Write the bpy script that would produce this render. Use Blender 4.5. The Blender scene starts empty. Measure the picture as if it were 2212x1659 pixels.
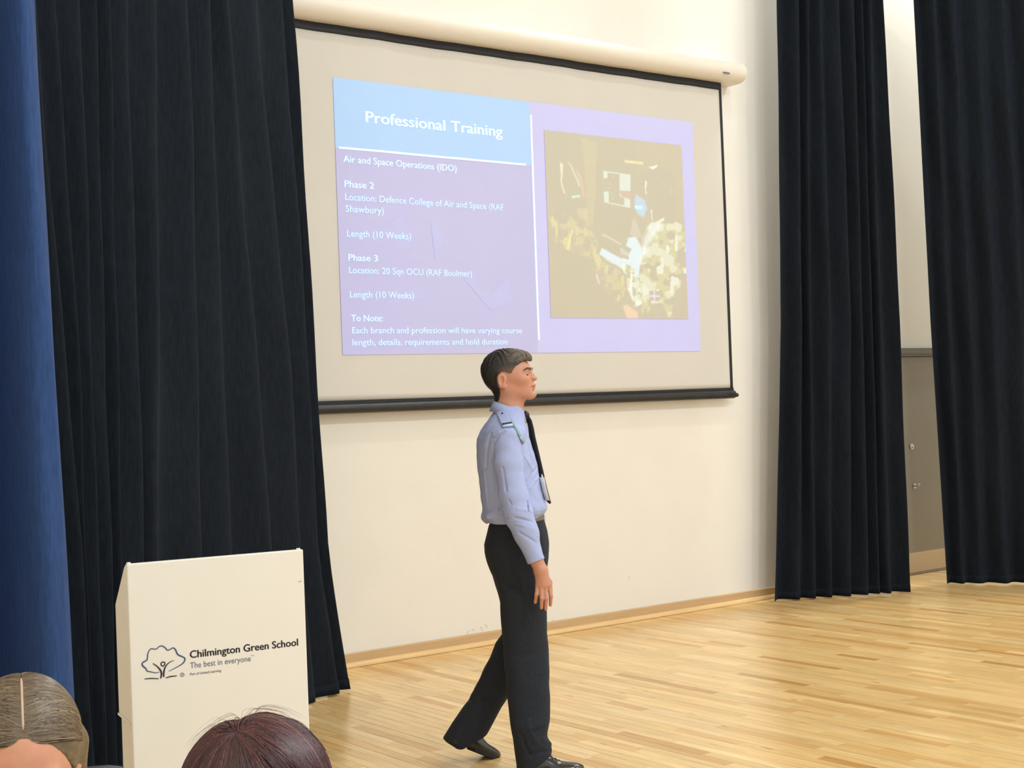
import bpy, bmesh, math, random
import numpy as np
from mathutils import Vector, Matrix

random.seed(7); rng = np.random.default_rng(7)
SC = bpy.context.scene
COL = SC.collection
PI = math.pi

# ------------------------------------------------------------------ camera
IW, IH, FPX = 2212.0, 1659.0, 3050.0
YAW, PITCH, ROLL = 0.64700, 0.01508, -0.03849
CAM = np.array([0.0, -7.491, 1.55])
F0 = np.array([math.sin(YAW), math.cos(YAW), 0.0])        # horizontal viewing direction
R0 = np.array([math.cos(YAW), -math.sin(YAW), 0.0])       # horizontal right
ZV = np.array([0.0, 0.0, 1.0])
_F = F0*math.cos(PITCH) + ZV*math.sin(PITCH)
_U0 = np.cross(R0, _F)
_R = math.cos(ROLL)*R0 + math.sin(ROLL)*_U0
_U = -math.sin(ROLL)*R0 + math.cos(ROLL)*_U0
cd = bpy.data.cameras.new('camera'); cd.sensor_width = 36.0; cd.lens = 36.0*FPX/IW
cd.clip_start = 0.05; cd.clip_end = 100
cam = bpy.data.objects.new('camera', cd); COL.objects.link(cam)
cam.matrix_world = Matrix(((_R[0], _U[0], -_F[0], CAM[0]), (_R[1], _U[1], -_F[1], CAM[1]),
                           (_R[2], _U[2], -_F[2], CAM[2]), (0, 0, 0, 1)))
SC.camera = cam

# ------------------------------------------------------------------ light and exposure
EXPO = 0.0
SC.view_settings.view_transform = 'Standard'; SC.view_settings.look = 'None'
SC.view_settings.gamma = 1.0; SC.view_settings.use_curve_mapping = False
SC.view_settings.exposure = EXPO
wd = bpy.data.worlds.new('hall_light'); SC.world = wd; wd.use_nodes = True
wd.node_tree.nodes['Background'].inputs[0].default_value = (0.90, 0.96, 1.0, 1)
wd.node_tree.nodes['Background'].inputs[1].default_value = 1.15
LAMP_NEAR, LAMP_FAR, LAMP_CORNER_FILL = 30.0, 205.0, 240.0
LAMP_COL = (0.915, 0.975, 1.0)
LAMPS = [(4.2, -3.6), (7.2, -3.6), (10.0, -3.6), (3.2, -9.8), (6.6, -9.8), (10.0, -9.8), (10.1, -0.75)]  # last one is added to brighten the wall strip around the door
LAMP_Z = 8.2

def ray(px, py): return _F + _R*(px-IW/2)/FPX - _U*(py-IH/2)/FPX
def wallpt(px, py, Y=0.0):
    r = ray(px, py); return CAM + r*((Y-CAM[1])/r[1])
def floorpt(px, py, z=0.0):
    r = ray(px, py); return CAM + r*((z-CAM[2])/r[2])
def depthpt(px, py, d):
    r = ray(px, py); return CAM + r*(d/(r@F0))
def planept(px, py, p0, n):
    r = ray(px, py); return CAM + r*(((p0-CAM)@n)/(r@n))
def project(P):
    d = np.asarray(P)-CAM; w = d@_F
    return np.stack([IW/2+FPX*(d@_R)/w, IH/2-FPX*(d@_U)/w], -1)

def lin(r, g, b):
    f = lambda c: (c/255/12.92 if c/255 <= .04045 else ((c/255+.055)/1.055)**2.4)
    return (f(r), f(g), f(b))

# ------------------------------------------------------------------ materials
def mat(name, col=(.5, .5, .5), rough=.6, metal=0, spec=.5, coat=0, attr=None):
    m = bpy.data.materials.new(name); m.use_nodes = True
    b = m.node_tree.nodes['Principled BSDF']
    b.inputs['Base Color'].default_value = (*col, 1); b.inputs['Roughness'].default_value = rough
    b.inputs['Metallic'].default_value = metal; b.inputs['Specular IOR Level'].default_value = spec
    b.inputs['Coat Weight'].default_value = coat
    if attr:
        a = m.node_tree.nodes.new('ShaderNodeAttribute'); a.attribute_name = attr
        m.node_tree.links.new(a.outputs['Color'], b.inputs['Base Color'])
    return m
def nd(m, t, **k):
    n = m.node_tree.nodes.new(t)
    for a, v in k.items(): setattr(n, a, v)
    return n
def lk(m, a, b): m.node_tree.links.new(a, b)
def bsdf(m): return m.node_tree.nodes['Principled BSDF']
def noise_tint(m, scale=(1, 1, 1), freq=20, lo=.9, hi=1.1, detail=3, bump=0, dist=.01, attr=None, coords='Object'):
    """multiply base colour with a stretched noise; optional bump"""
    b = bsdf(m); tc = nd(m, 'ShaderNodeTexCoord'); mp = nd(m, 'ShaderNodeMapping')
    mp.inputs['Scale'].default_value = scale
    lk(m, tc.outputs[coords], mp.inputs['Vector'])
    n = nd(m, 'ShaderNodeTexNoise'); n.inputs['Scale'].default_value = freq; n.inputs['Detail'].default_value = detail
    lk(m, mp.outputs[0], n.inputs['Vector'])
    mr = nd(m, 'ShaderNodeMapRange'); mr.inputs['From Min'].default_value = .3; mr.inputs['From Max'].default_value = .7
    mr.inputs['To Min'].default_value = lo; mr.inputs['To Max'].default_value = hi
    lk(m, n.outputs['Fac'], mr.inputs['Value'])
    mx = nd(m, 'ShaderNodeMix', data_type='RGBA', blend_type='MULTIPLY'); mx.inputs[0].default_value = 1
    src = b.inputs['Base Color']
    if src.is_linked: lk(m, src.links[0].from_socket, mx.inputs[6])
    else: mx.inputs[6].default_value = src.default_value[:]
    cc = nd(m, 'ShaderNodeCombineColor')
    for i in range(3): lk(m, mr.outputs[0], cc.inputs[i])
    lk(m, cc.outputs[0], mx.inputs[7]); lk(m, mx.outputs[2], src)
    if bump:
        bp = nd(m, 'ShaderNodeBump'); bp.inputs['Strength'].default_value = bump; bp.inputs['Distance'].default_value = dist
        lk(m, n.outputs['Fac'], bp.inputs['Height']); lk(m, bp.outputs[0], b.inputs['Normal'])
    return m

M = {}
M['wall'] = noise_tint(mat('painted_wall', lin(240, 236, 227), .75, spec=.25), freq=3, lo=.985, hi=1.01, bump=.03, dist=.002)
M['ceiling'] = noise_tint(mat('ceiling_paint', lin(236, 232, 222), .8), freq=4, lo=.98, hi=1.01)
M['black_curtain'] = noise_tint(mat('black_curtain_cloth', (.0135, .0175, .0245), .85, spec=.05), (1, 1, .15), 90, .8, 1.2, bump=.05, dist=.002)
bsdf(M['black_curtain']).inputs['Sheen Weight'].default_value = .03
bsdf(M['black_curtain']).inputs['Sheen Roughness'].default_value = .45
bsdf(M['black_curtain']).inputs['Sheen Tint'].default_value = (.75, .85, 1, 1)
M['blue_curtain'] = noise_tint(mat('blue_curtain_cloth', (.034, .074, .205), .85, spec=.08), (1, 1, .15), 90, .85, 1.15)
bsdf(M['blue_curtain']).inputs['Sheen Weight'].default_value = .05
M['case'] = noise_tint(mat('cream_case_paint', lin(238, 231, 217), .42), freq=5, lo=.98, hi=1.01)
M['fabric'] = noise_tint(mat('screen_fabric', lin(219, 215, 207), .9, spec=.1), freq=2.2, lo=.985, hi=1.01)
M['border'] = noise_tint(mat('black_screen_border', (.010, .010, .013), .6), freq=30, lo=.85, hi=1.1)
M['bar'] = noise_tint(mat('black_bar_vinyl', (.016, .016, .018), .38), (1, 1, 1), 18, .8, 1.2, bump=.25, dist=.004)
M['podium'] = noise_tint(mat('white_lectern_laminate', lin(238, 233, 221), .45), freq=6, lo=.985, hi=1.01)
M['ink_dark'] = noise_tint(mat('dark_plum_print', lin(48, 36, 52), .6), freq=40, lo=.9, hi=1.1)
M['ink_blue'] = noise_tint(mat('blue_print', lin(58, 76, 128), .6), freq=40, lo=.9, hi=1.1)
M['ink_grey'] = noise_tint(mat('grey_print', lin(100, 108, 126), .6), freq=40, lo=.9, hi=1.1)
M['door'] = noise_tint(mat('grey_door_paint', lin(150, 145, 135), .35), freq=4, lo=.97, hi=1.02)
M['door_frame'] = noise_tint(mat('grey_frame_paint', lin(112, 109, 102), .4), freq=6, lo=.96, hi=1.03)
M['steel'] = noise_tint(mat('brushed_steel', (.62, .6, .57), .3, metal=1), (1, 1, 12), 30, .9, 1.05)
M['kick'] = noise_tint(mat('kick_plate_steel', (.52, .45, .36), .33, metal=.85), (1, 1, 12), 30, .95, 1.05)
M['skirting'] = noise_tint(mat('skirting_wood', lin(206, 172, 128), .45), (.6, 8, 8), 9, .93, 1.06)
M['beading'] = noise_tint(mat('beading_wood', lin(238, 200, 142), .4), (.6, 8, 8), 9, .93, 1.06)
M['lamp_metal'] = noise_tint(mat('lamp_housing', (.7, .7, .7), .4, metal=.6), freq=20, lo=.95, hi=1.05)
M['chair_plastic'] = noise_tint(mat('dark_grey_chair_plastic', lin(52, 55, 62), .45), freq=30, lo=.9, hi=1.1)
M['chair_metal'] = noise_tint(mat('chair_tube_metal', (.25, .25, .27), .35, metal=.8), freq=30, lo=.9, hi=1.1)

# wooden floor: per-plank tint from attribute, grain along Y
def wood():
    m = mat('maple_plank', (.8, .6, .3), .25, attr='tint', coat=.06); b = bsdf(m)
    noise_tint(m, (22, 1.1, 1), 3.0, .84, 1.10, detail=5, coords='Object')
    noise_tint(m, (5, .35, 1), 2.1, .93, 1.06, detail=2, coords='Object')
    # small dark mineral streaks
    tc = nd(m, 'ShaderNodeTexCoord'); mp = nd(m, 'ShaderNodeMapping'); mp.inputs['Scale'].default_value = (14, 2.2, 1)
    lk(m, tc.outputs['Object'], mp.inputs['Vector'])
    n = nd(m, 'ShaderNodeTexNoise'); n.inputs['Scale'].default_value = 2.4; n.inputs['Detail'].default_value = 1
    lk(m, mp.outputs[0], n.inputs['Vector'])
    mr = nd(m, 'ShaderNodeMapRange'); mr.inputs['From Min'].default_value = .70; mr.inputs['From Max'].default_value = .80
    mr.inputs['To Min'].default_value = 0; mr.inputs['To Max'].default_value = .55; lk(m, n.outputs['Fac'], mr.inputs['Value'])
    mx = nd(m, 'ShaderNodeMix', data_type='RGBA'); mx.inputs[7].default_value = (*lin(120, 78, 40), 1)
    lk(m, mr.outputs[0], mx.inputs[0]); lk(m, b.inputs['Base Color'].links[0].from_socket, mx.inputs[6])
    lk(m, mx.outputs[2], b.inputs['Base Color'])
    return m
M['plank'] = wood()

# ------------------------------------------------------------------ helpers: meshes
def link(name, me, m=None, parent=None, smooth=False):
    o = bpy.data.objects.new(name, me); COL.objects.link(o)
    if m is not None: me.materials.append(m)
    if parent is not None: o.parent = parent
    if smooth:
        me.polygons.foreach_set('use_smooth', np.ones(len(me.polygons), dtype=bool))
    return o
def from_py(name, V, Fc, m=None, parent=None, smooth=False):
    me = bpy.data.meshes.new(name); me.from_pydata([tuple(map(float, v)) for v in V], [], [tuple(f) for f in Fc]); me.update()
    return link(name, me, m, parent, smooth)
def from_np(name, V, Q, m=None, parent=None, smooth=True, col=None):
    me = bpy.data.meshes.new(name)
    me.vertices.add(len(V)); me.vertices.foreach_set('co', np.asarray(V, np.float32).ravel())
    k = Q.shape[1]
    me.loops.add(len(Q)*k); me.loops.foreach_set('vertex_index', Q.astype(np.int32).ravel())
    me.polygons.add(len(Q)); me.polygons.foreach_set('loop_start', (np.arange(len(Q))*k).astype(np.int32))
    me.update(calc_edges=True); me.validate()
    if col is not None:
        a = me.color_attributes.new('col', 'FLOAT_COLOR', 'POINT')
        c = np.ones((len(V), 4), np.float32); c[:, :3] = col; a.data.foreach_set('color', c.ravel())
    return link(name, me, m, parent, smooth)
def tag(o, label, cat, group=None):
    o['label'] = label; o['category'] = cat
    if group: o['group'] = group
    return o
def struct(o, label=None, cat=None):
    o['kind'] = 'structure'
    if label: o['label'] = label
    if cat: o['category'] = cat
    return o
def empty(name, loc=(0, 0, 0), rz=0.0):
    e = bpy.data.objects.new(name, None); COL.objects.link(e); e.location = loc; e.rotation_euler = (0, 0, rz)
    e.empty_display_size = .1
    return e
def box(name, lo, hi, m, parent=None, bevel=0.0, seg=2):
    bm = bmesh.new(); bmesh.ops.create_cube(bm, size=1)
    lo = Vector(lo); hi = Vector(hi)
    for v in bm.verts: v.co = Vector(((lo[i]+hi[i])/2+v.co[i]*(hi[i]-lo[i]) for i in range(3)))
    if bevel: bmesh.ops.bevel(bm, geom=bm.edges[:], offset=bevel, segments=seg, affect='EDGES', profile=.5)
    me = bpy.data.meshes.new(name); bm.to_mesh(me); bm.free()
    return link(name, me, m, parent)
def prism(name, poly, axis, a, b, m, parent=None, bevel=0.0, smooth=False):
    """extrude a 2-D polygon along axis ('x','y','z') from a to b"""
    bm = bmesh.new()
    mk = {'x': lambda p, t: (t, p[0], p[1]), 'y': lambda p, t: (p[0], t, p[1]), 'z': lambda p, t: (p[0], p[1], t)}[axis]
    f = bm.faces.new([bm.verts.new(mk(p, a)) for p in poly])
    r = bmesh.ops.extrude_face_region(bm, geom=[f])
    for v in r['geom']:
        if isinstance(v, bmesh.types.BMVert): v.co['xyz'.index(axis)] = b
    bmesh.ops.recalc_face_normals(bm, faces=bm.faces[:])
    if bevel:
        bmesh.ops.bevel(bm, geom=[e for e in bm.edges if e.is_manifold], offset=bevel, segments=2, affect='EDGES', profile=.5)
    me = bpy.data.meshes.new(name); bm.to_mesh(me); bm.free()
    return link(name, me, m, parent, smooth)
def tube(name, pts, r, m, parent=None, n=8, closed=False, caps=True):
    pts = [Vector(p) for p in pts]; rr = r if hasattr(r, '__len__') else [r]*len(pts)
    V = []; Fc = []; up = None
    for i, p in enumerate(pts):
        a = pts[i-1] if (i > 0 or closed) else p; b = pts[(i+1) % len(pts)] if (i < len(pts)-1 or closed) else p
        t = (b-a).normalized()
        if up is None: up = t.orthogonal().normalized()
        up = (up-t*up.dot(t)).normalized(); s = t.cross(up)
        for k in range(n): V.append(p+rr[i]*(math.cos(2*PI*k/n)*up+math.sin(2*PI*k/n)*s))
    L = len(pts)
    for i in range(L if closed else L-1):
        for k in range(n):
            j = (i+1) % L; Fc.append((i*n+k, i*n+(k+1) % n, j*n+(k+1) % n, j*n+k))
    if caps and not closed: Fc += [tuple(range(n))[::-1], tuple((L-1)*n+k for k in range(n))]
    return from_py(name, V, Fc, m, parent, True)
def lathe_z(name, prof, m, parent=None, loc=(0, 0, 0), n=24):
    V = []; Fc = []
    for (r, z) in prof:
        for k in range(n): V.append((loc[0]+r*math.cos(2*PI*k/n), loc[1]+r*math.sin(2*PI*k/n), loc[2]+z))
    for i in range(len(prof)-1):
        for k in range(n): Fc.append((i*n+k, i*n+(k+1) % n, (i+1)*n+(k+1) % n, (i+1)*n+k))
    Fc += [tuple(range(n))[::-1], tuple((len(prof)-1)*n+k for k in range(n))]
    return from_py(name, V, Fc, m, parent, True)
def text_mesh(body):
    c = bpy.data.curves.new('t', 'FONT'); c.body = body; c.size = 1; c.resolution_u = 3
    o = bpy.data.objects.new('t', c); COL.objects.link(o)
    dg = bpy.context.evaluated_depsgraph_get()
    me = bpy.data.meshes.new_from_object(o.evaluated_get(dg))
    bpy.data.objects.remove(o); bpy.data.curves.remove(c)
    return me
CAPH = None
def put_text(name, body, org, u, v, width, cap, m, parent=None, bold=0.0, shear=0.0):
    """flat lettering: org = left end of baseline, u/v in-plane unit vectors, given total width and cap height"""
    me = text_mesh(body)
    if bold > 0:          # heavier stroke: the letter outlines thickened by shifted copies
        bm = bmesh.new(); bm.from_mesh(me); src = bm.verts[:]+bm.edges[:]+bm.faces[:]
        for dx, dy in ((bold, 0), (-bold, 0), (0, bold*.5), (0, -bold*.5)):
            r = bmesh.ops.duplicate(bm, geom=src)
            bmesh.ops.translate(bm, verts=[g for g in r['geom'] if isinstance(g, bmesh.types.BMVert)], vec=(dx, dy, 0))
        bm.to_mesh(me); bm.free()
    n = len(me.vertices); co = np.zeros(n*3, np.float32); me.vertices.foreach_get('co', co); co = co.reshape(-1, 3)
    x0, x1 = co[:, 0].min(), co[:, 0].max()
    xs = (co[:, 0]-x0)*width/(x1-x0); ys = co[:, 1]*cap/.72
    P = np.asarray(org)[None]+xs[:, None]*np.asarray(u)[None]+ys[:, None]*np.asarray(v)[None]
    me.vertices.foreach_set('co', P.astype(np.float32).ravel()); me.update(); me.materials.clear(); me.name = name
    o = link(name, me, m, parent); o['kind'] = 'stuff'
    return o

# ------------------------------------------------------------------ helpers: signed distance modelling
def smin(a, b, k):
    h = np.clip(.5+.5*(b-a)/k, 0, 1); return b*(1-h)+a*h-k*h*(1-h)
def smax(a, b, k): return -smin(-a, -b, k)
def ell(P, c, r, R=None):
    p = P-np.asarray(c)
    if R is not None: p = p@R
    r = np.asarray(r); k0 = np.sqrt(((p/r)**2).sum(1))+1e-9; k1 = np.sqrt(((p/(r*r))**2).sum(1))+1e-9
    return k0*(k0-1)/k1
def cone(P, a, b, r1, r2):
    a = np.asarray(a, float); ab = np.asarray(b, float)-a; p = P-a
    t = np.clip(p@ab/(ab@ab+1e-12), 0, 1)
    return np.sqrt(((p-t[:, None]*ab)**2).sum(1))-(r1+(r2-r1)*t)
def chain(P, pts, rad, k=.01):
    d = None
    for i in range(len(pts)-1):
        e = cone(P, pts[i], pts[i+1], rad[i], rad[i+1]); d = e if d is None else smin(d, e, k)
    return d
def sl_stack(P, rows, n=2.3):
    """horizontal slices: rows (z, x0, x1, yc, hy) sorted by rising z"""
    R_ = np.array(sorted(rows)); z = P[:, 2]
    g = lambda i: np.interp(z, R_[:, 0], R_[:, i])
    x0, x1, yc, hy = g(1), g(2), g(3), g(4); a = np.maximum((x1-x0)/2, 1e-3); c = (x0+x1)/2
    q = (np.abs((P[:, 0]-c)/a)**n+np.abs((P[:, 1]-yc)/hy)**n)**(1/n)
    d = (q-1)*np.minimum(a, hy)
    return np.maximum(d, np.maximum(z-R_[-1, 0], R_[0, 0]-z))
def poly2d(x, z, poly):
    """signed distance to a polygon in the x-z plane"""
    pts = np.asarray(poly, float); d = np.full(x.shape, 1e9); s = np.ones(x.shape)
    for i in range(len(pts)):
        a = pts[i]; b = pts[i-1]; ex, ez = b-a; wx = x-a[0]; wz = z-a[1]
        t = np.clip((wx*ex+wz*ez)/(ex*ex+ez*ez+1e-12), 0, 1)
        d = np.minimum(d, (wx-ex*t)**2+(wz-ez*t)**2)
        c1 = z >= a[1]; c2 = z < b[1]; c3 = ex*wz > ez*wx
        s = np.where((c1 & c2 & c3) | (~c1 & ~c2 & ~c3), -s, s)
    return s*np.sqrt(d)
def rotm(ax, ang):
    return np.array(Matrix.Rotation(ang, 3, ax))
def grid_axis(*segs):
    """(start, step), ..., (end,) -> coordinates"""
    out = []
    for i in range(len(segs)-1):
        n = max(1, int(round((segs[i+1][0]-segs[i][0])/segs[i][1])))
        out += list(np.linspace(segs[i][0], segs[i+1][0], n, endpoint=False))
    return np.array(out+[segs[-1][0]])
def mesh_sdf(fn, gx, gy, gz, B=8):
    nx, ny, nz = len(gx), len(gy), len(gz)
    val = np.empty((nx, ny, nz), np.float32)
    bi = [(i, min(i+B, nx)) for i in range(0, nx, B)]; bj = [(i, min(i+B, ny)) for i in range(0, ny, B)]; bk = [(i, min(i+B, nz)) for i in range(0, nz, B)]
    cen = []; rad = []; bl = []
    for a in bi:
        for b in bj:
            for c in bk:
                lo = np.array([gx[a[0]], gy[b[0]], gz[c[0]]]); hi = np.array([gx[min(a[1], nx-1)], gy[min(b[1], ny-1)], gz[min(c[1], nz-1)]])
                cen.append((lo+hi)/2); rad.append(np.linalg.norm(hi-lo)/2); bl.append((a, b, c))
    cen = np.array(cen); rad = np.array(rad); d = fn(cen)
    act = np.abs(d) < rad*1.7+.006
    for i in np.nonzero(~act)[0]:
        a, b, c = bl[i]; val[a[0]:a[1], b[0]:b[1], c[0]:c[1]] = d[i]
    ids = np.nonzero(act)[0]; buf = []; cnt = 0
    def flush():
        if not buf: return
        P = np.concatenate([q[1] for q in buf]); dd = fn(P); o = 0
        for (i, p) in buf:
            a, b, c = bl[i]; sh = (a[1]-a[0], b[1]-b[0], c[1]-c[0])
            val[a[0]:a[1], b[0]:b[1], c[0]:c[1]] = dd[o:o+len(p)].reshape(sh); o += len(p)
        buf.clear()
    for i in ids:
        a, b, c = bl[i]
        X, Y, Z = np.meshgrid(gx[a[0]:a[1]], gy[b[0]:b[1]], gz[c[0]:c[1]], indexing='ij')
        p = np.stack([X.ravel(), Y.ravel(), Z.ravel()], 1); buf.append((i, p)); cnt += len(p)
        if cnt > 300000: flush(); cnt = 0
    flush()
    s = val < 0
    c8 = np.zeros((nx-1, ny-1, nz-1), np.uint8)
    for dx in (0, 1):
        for dy in (0, 1):
            for dz in (0, 1): c8 += s[dx:nx-1+dx, dy:ny-1+dy, dz:nz-1+dz]
    I = np.argwhere((c8 > 0) & (c8 < 8)); cid = np.full(c8.shape, -1, np.int32); cid[I[:, 0], I[:, 1], I[:, 2]] = np.arange(len(I))
    cv = {}; cp = {}
    for dx in (0, 1):
        for dy in (0, 1):
            for dz in (0, 1):
                ii = I+[dx, dy, dz]; cv[dx, dy, dz] = val[ii[:, 0], ii[:, 1], ii[:, 2]]
                cp[dx, dy, dz] = np.stack([gx[ii[:, 0]], gy[ii[:, 1]], gz[ii[:, 2]]], 1)
    acc = np.zeros((len(I), 3)); n = np.zeros(len(I))
    for a in cv:
        for ax in range(3):
            if a[ax] == 0:
                b = list(a); b[ax] = 1; b = tuple(b); va, vb = cv[a], cv[b]; mm = (va < 0) != (vb < 0)
                t = np.where(mm, va/(va-vb+1e-20), 0)[:, None]
                acc += np.where(mm[:, None], cp[a]+t*(cp[b]-cp[a]), 0); n += mm
    V = acc/n[:, None]
    Q = []
    for ax in range(3):
        o1, o2 = [(1, 2), (2, 0), (0, 1)][ax]
        sl0 = [slice(1, -1)]*3; sl1 = [slice(1, -1)]*3; sl0[ax] = slice(0, -1); sl1[ax] = slice(1, None)
        e = np.argwhere(s[tuple(sl0)] != s[tuple(sl1)])
        if not len(e): continue
        e[:, [o1, o2]] += 1; fl = s[e[:, 0], e[:, 1], e[:, 2]]
        def g(d1, d2):
            q = e.copy(); q[:, o1] -= d1; q[:, o2] -= d2; return cid[q[:, 0], q[:, 1], q[:, 2]]
        qq = np.stack([g(1, 1), g(0, 1), g(0, 0), g(1, 0)], 1)
        qq[~fl] = qq[~fl][:, ::-1]; Q.append(qq)
    Q = np.concatenate(Q)
    return V, Q[(Q >= 0).all(1)]
def relax(V, Q, it=2, lam=.5):
    """a light Laplacian pass on a quad mesh"""
    for _ in range(it):
        A = np.zeros_like(V); n = np.zeros(len(V))
        for i in range(4):
            a, b = Q[:, i], Q[:, (i+1) % 4]
            np.add.at(A, a, V[b]); np.add.at(n, a, 1); np.add.at(A, b, V[a]); np.add.at(n, b, 1)
        V = V+(A/np.maximum(n, 1)[:, None]-V)*lam
    return V
def near(P, c, R, f):
    """evaluate f only inside a ball; outside return a safe positive distance"""
    d = np.sqrt(((P-np.asarray(c))**2).sum(1)); out = d-R+.05; m = d < R
    if m.any(): out[m] = f(P[m])
    return out
def crease(P, pts, r):
    c = (pts[0]+pts[2])/2; R = np.linalg.norm(pts[0]-pts[2])/2+.02+3*r
    m = ((P-c)**2).sum(1) < R*R; out = np.zeros(len(P))
    if m.any():
        e = chain(P[m], pts, (r*.4, r*.7, r*.3), .004); out[m] = np.exp(-np.maximum(e+r*.5, 0)**2/(r*r))
    return out
class Frame:
    """upright local frame at a real distance from the camera: x to the right, y away, z up"""
    def __init__(s, px, py, depth):
        p = depthpt(px, py, depth); s.d = depth; s.O = np.array([p[0], p[1], 0.0]); s.rz = -YAW
    def L(s, px, py, y=0.0):
        p = depthpt(px, py, s.d+y)-s.O; return np.array([p@R0, p@F0, p[2]])
    def w2l(s, p):
        p = np.asarray(p)-s.O; return np.stack([p@R0, p@F0, p[..., 2]], -1)
    def camray(s, px, py):
        r = ray(px, py); c = CAM-s.O
        return np.array([c@R0, c@F0, c[2]]), np.array([r@R0, r@F0, r[2]])
    def hit(s, fn, px, py, t0=None, off=0.0, span=.45):
        """first surface point of a solid seen along the line of sight"""
        c, r = s.camray(px, py); r = r/np.linalg.norm(r)
        t = np.linspace(s.d-span, s.d+span, 400); P = c+t[:, None]*r; d = fn(P)
        i = np.nonzero(d < off)[0]
        return P[i[0]] if len(i) else P[np.argmin(d)]

# ------------------------------------------------------------------ the room
X0, X1, YB = -0.6, 12.2, -11.0
fl = box('floor', (X0-.2, YB, -.16), (X1+.2, .15, -.014), M['beading']); struct(fl, 'pale maple strip floor of the hall', 'floor')
# planks run at right angles to the screen wall (along Y), 75 mm wide
PW = .058
planks = []
x = 1.6
while x < 11.4:
    y = -.03-random.random()*.9*1.0
    y1 = -.028
    while y1 > -6.2:
        ln = random.choice([.3, .42, .5, .62, .75, .95])*random.uniform(.9, 1.1)
        planks.append((x, y1-ln, y1)); y1 -= ln
    x += PW
PAL = [lin(234, 197, 130), lin(240, 206, 141), lin(228, 186, 117), lin(244, 213, 152), lin(218, 173, 104), lin(236, 201, 135), lin(238, 203, 137), lin(207, 160, 92)]
PWT = [4, 5, 3, 3, 1.2, 5, 5, .5]
def plank_geo(p):
    x, ya, yb = p; g = .0006; w = PW; zt = random.uniform(-.0003, .0003); c = .0008
    V = [(x+g, ya+g, -.014), (x+w-g, ya+g, -.014), (x+w-g, yb-g, -.014), (x+g, yb-g, -.014),
         (x+g, ya+g, zt-c), (x+w-g, ya+g, zt-c), (x+w-g, yb-g, zt-c), (x+g, yb-g, zt-c),
         (x+g+c, ya+g+c, zt), (x+w-g-c, ya+g+c, zt), (x+w-g-c, yb-g-c, zt), (x+g+c, yb-g-c, zt)]
    Fc = [(0, 1, 5, 4), (1, 2, 6, 5), (2, 3, 7, 6), (3, 0, 4, 7), (4, 5, 9, 8), (5, 6, 10, 9), (6, 7, 11, 10), (7, 4, 8, 11), (8, 9, 10, 11)]
    return V, Fc
def tint_of():
    c = random.choices(PAL, PWT)[0]; k = random.uniform(.93, 1.06)*.94; return (c[0]*k*1.03, c[1]*k*.985, c[2]*k)
def score(p):
    cs = np.array([[p[0], p[1], 0], [p[0]+PW, p[1], 0], [p[0]+PW, p[2], 0], [p[0], p[2], 0]]); q = project(cs)
    mid = q.mean(0)
    if not (640 < mid[0] < 2260 and mid[1] < 1700): return 0
    return abs(np.sum(q[:, 0]*np.roll(q[:, 1], 1)-q[:, 1]*np.roll(q[:, 0], 1)))/2
sc_ = sorted(((score(p), i) for i, p in enumerate(planks)), reverse=True)
single = set(i for s, i in sc_[:300] if s > 0)
RV = []; RF = []; RC = []
for i, p in enumerate(planks):
    V, Fc = plank_geo(p); t = tint_of()
    if i in single:
        me = bpy.data.meshes.new('plank'); me.from_pydata(V, [], Fc)
        a = me.color_attributes.new('tint', 'FLOAT_COLOR', 'POINT'); a.data.foreach_set('color', np.tile((*t, 1), len(V)).astype(np.float32))
        link('plank', me, M['plank'], fl)
    else:
        b = len(RV); RV += V; RF += [tuple(b+k for k in f) for f in Fc]; RC += [(*t, 1)]*len(V)
me = bpy.data.meshes.new('plank_field'); me.from_pydata(RV, [], RF)
a = me.color_attributes.new('tint', 'FLOAT_COLOR', 'POINT'); a.data.foreach_set('color', np.array(RC, np.float32).ravel())
o = link('plank_field', me, M['plank'], fl); o['kind'] = 'stuff'
# floor covering in front of the planks (under the audience)
o = box('floor_covering', (X0, YB, -.014), (X1, -6.3, 0), M['skirting'], fl)

wall_h = 8.5
wb = box('wall_back', (X0, 0, 0), (X1, .15, wall_h), M['wall']); struct(wb, 'cream painted wall behind the projection screen', 'wall')
# scuff marks low on the wall
for k, (px, py, l, a) in enumerate([(1012, 1366, .035, .7), (1022, 1362, .03, -.3), (1040, 1358, .04, -1.0), (955, 1388, .03, .5), (1195, 1340, .02, .9), (1358, 1248, .02, 1.4), (1050, 1352, .03, -.9)]):
    p = wallpt(px, py)
    o = tube('scuff_mark', [(p[0]-l/2*math.cos(a), -.0004, p[2]-l/2*math.sin(a)), (p[0], -.0006, p[2]+.006), (p[0]+l/2*math.cos(a), -.0004, p[2]+l/2*math.sin(a))], [.0008, .002, .0008], None, wb, 5)
    o.data.materials.append(M.setdefault('scuff', noise_tint(mat('scuff_grey', lin(205, 192, 165), .8), freq=60, lo=.8, hi=1.2)))
struct(box('wall_left', (X0-.2, YB, 0), (X0, .15, wall_h), M['wall']), 'cream side wall behind the blue and black curtains', 'wall')
struct(box('wall_right', (X1, YB, 0), (X1+.2, .15, wall_h), M['wall']), 'cream side wall beyond the right-hand black curtain', 'wall')
struct(box('ceiling', (X0-.2, YB, wall_h), (X1+.2, .15, wall_h+.15), M['ceiling']), 'high pale ceiling above the hall', 'ceiling')
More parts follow.
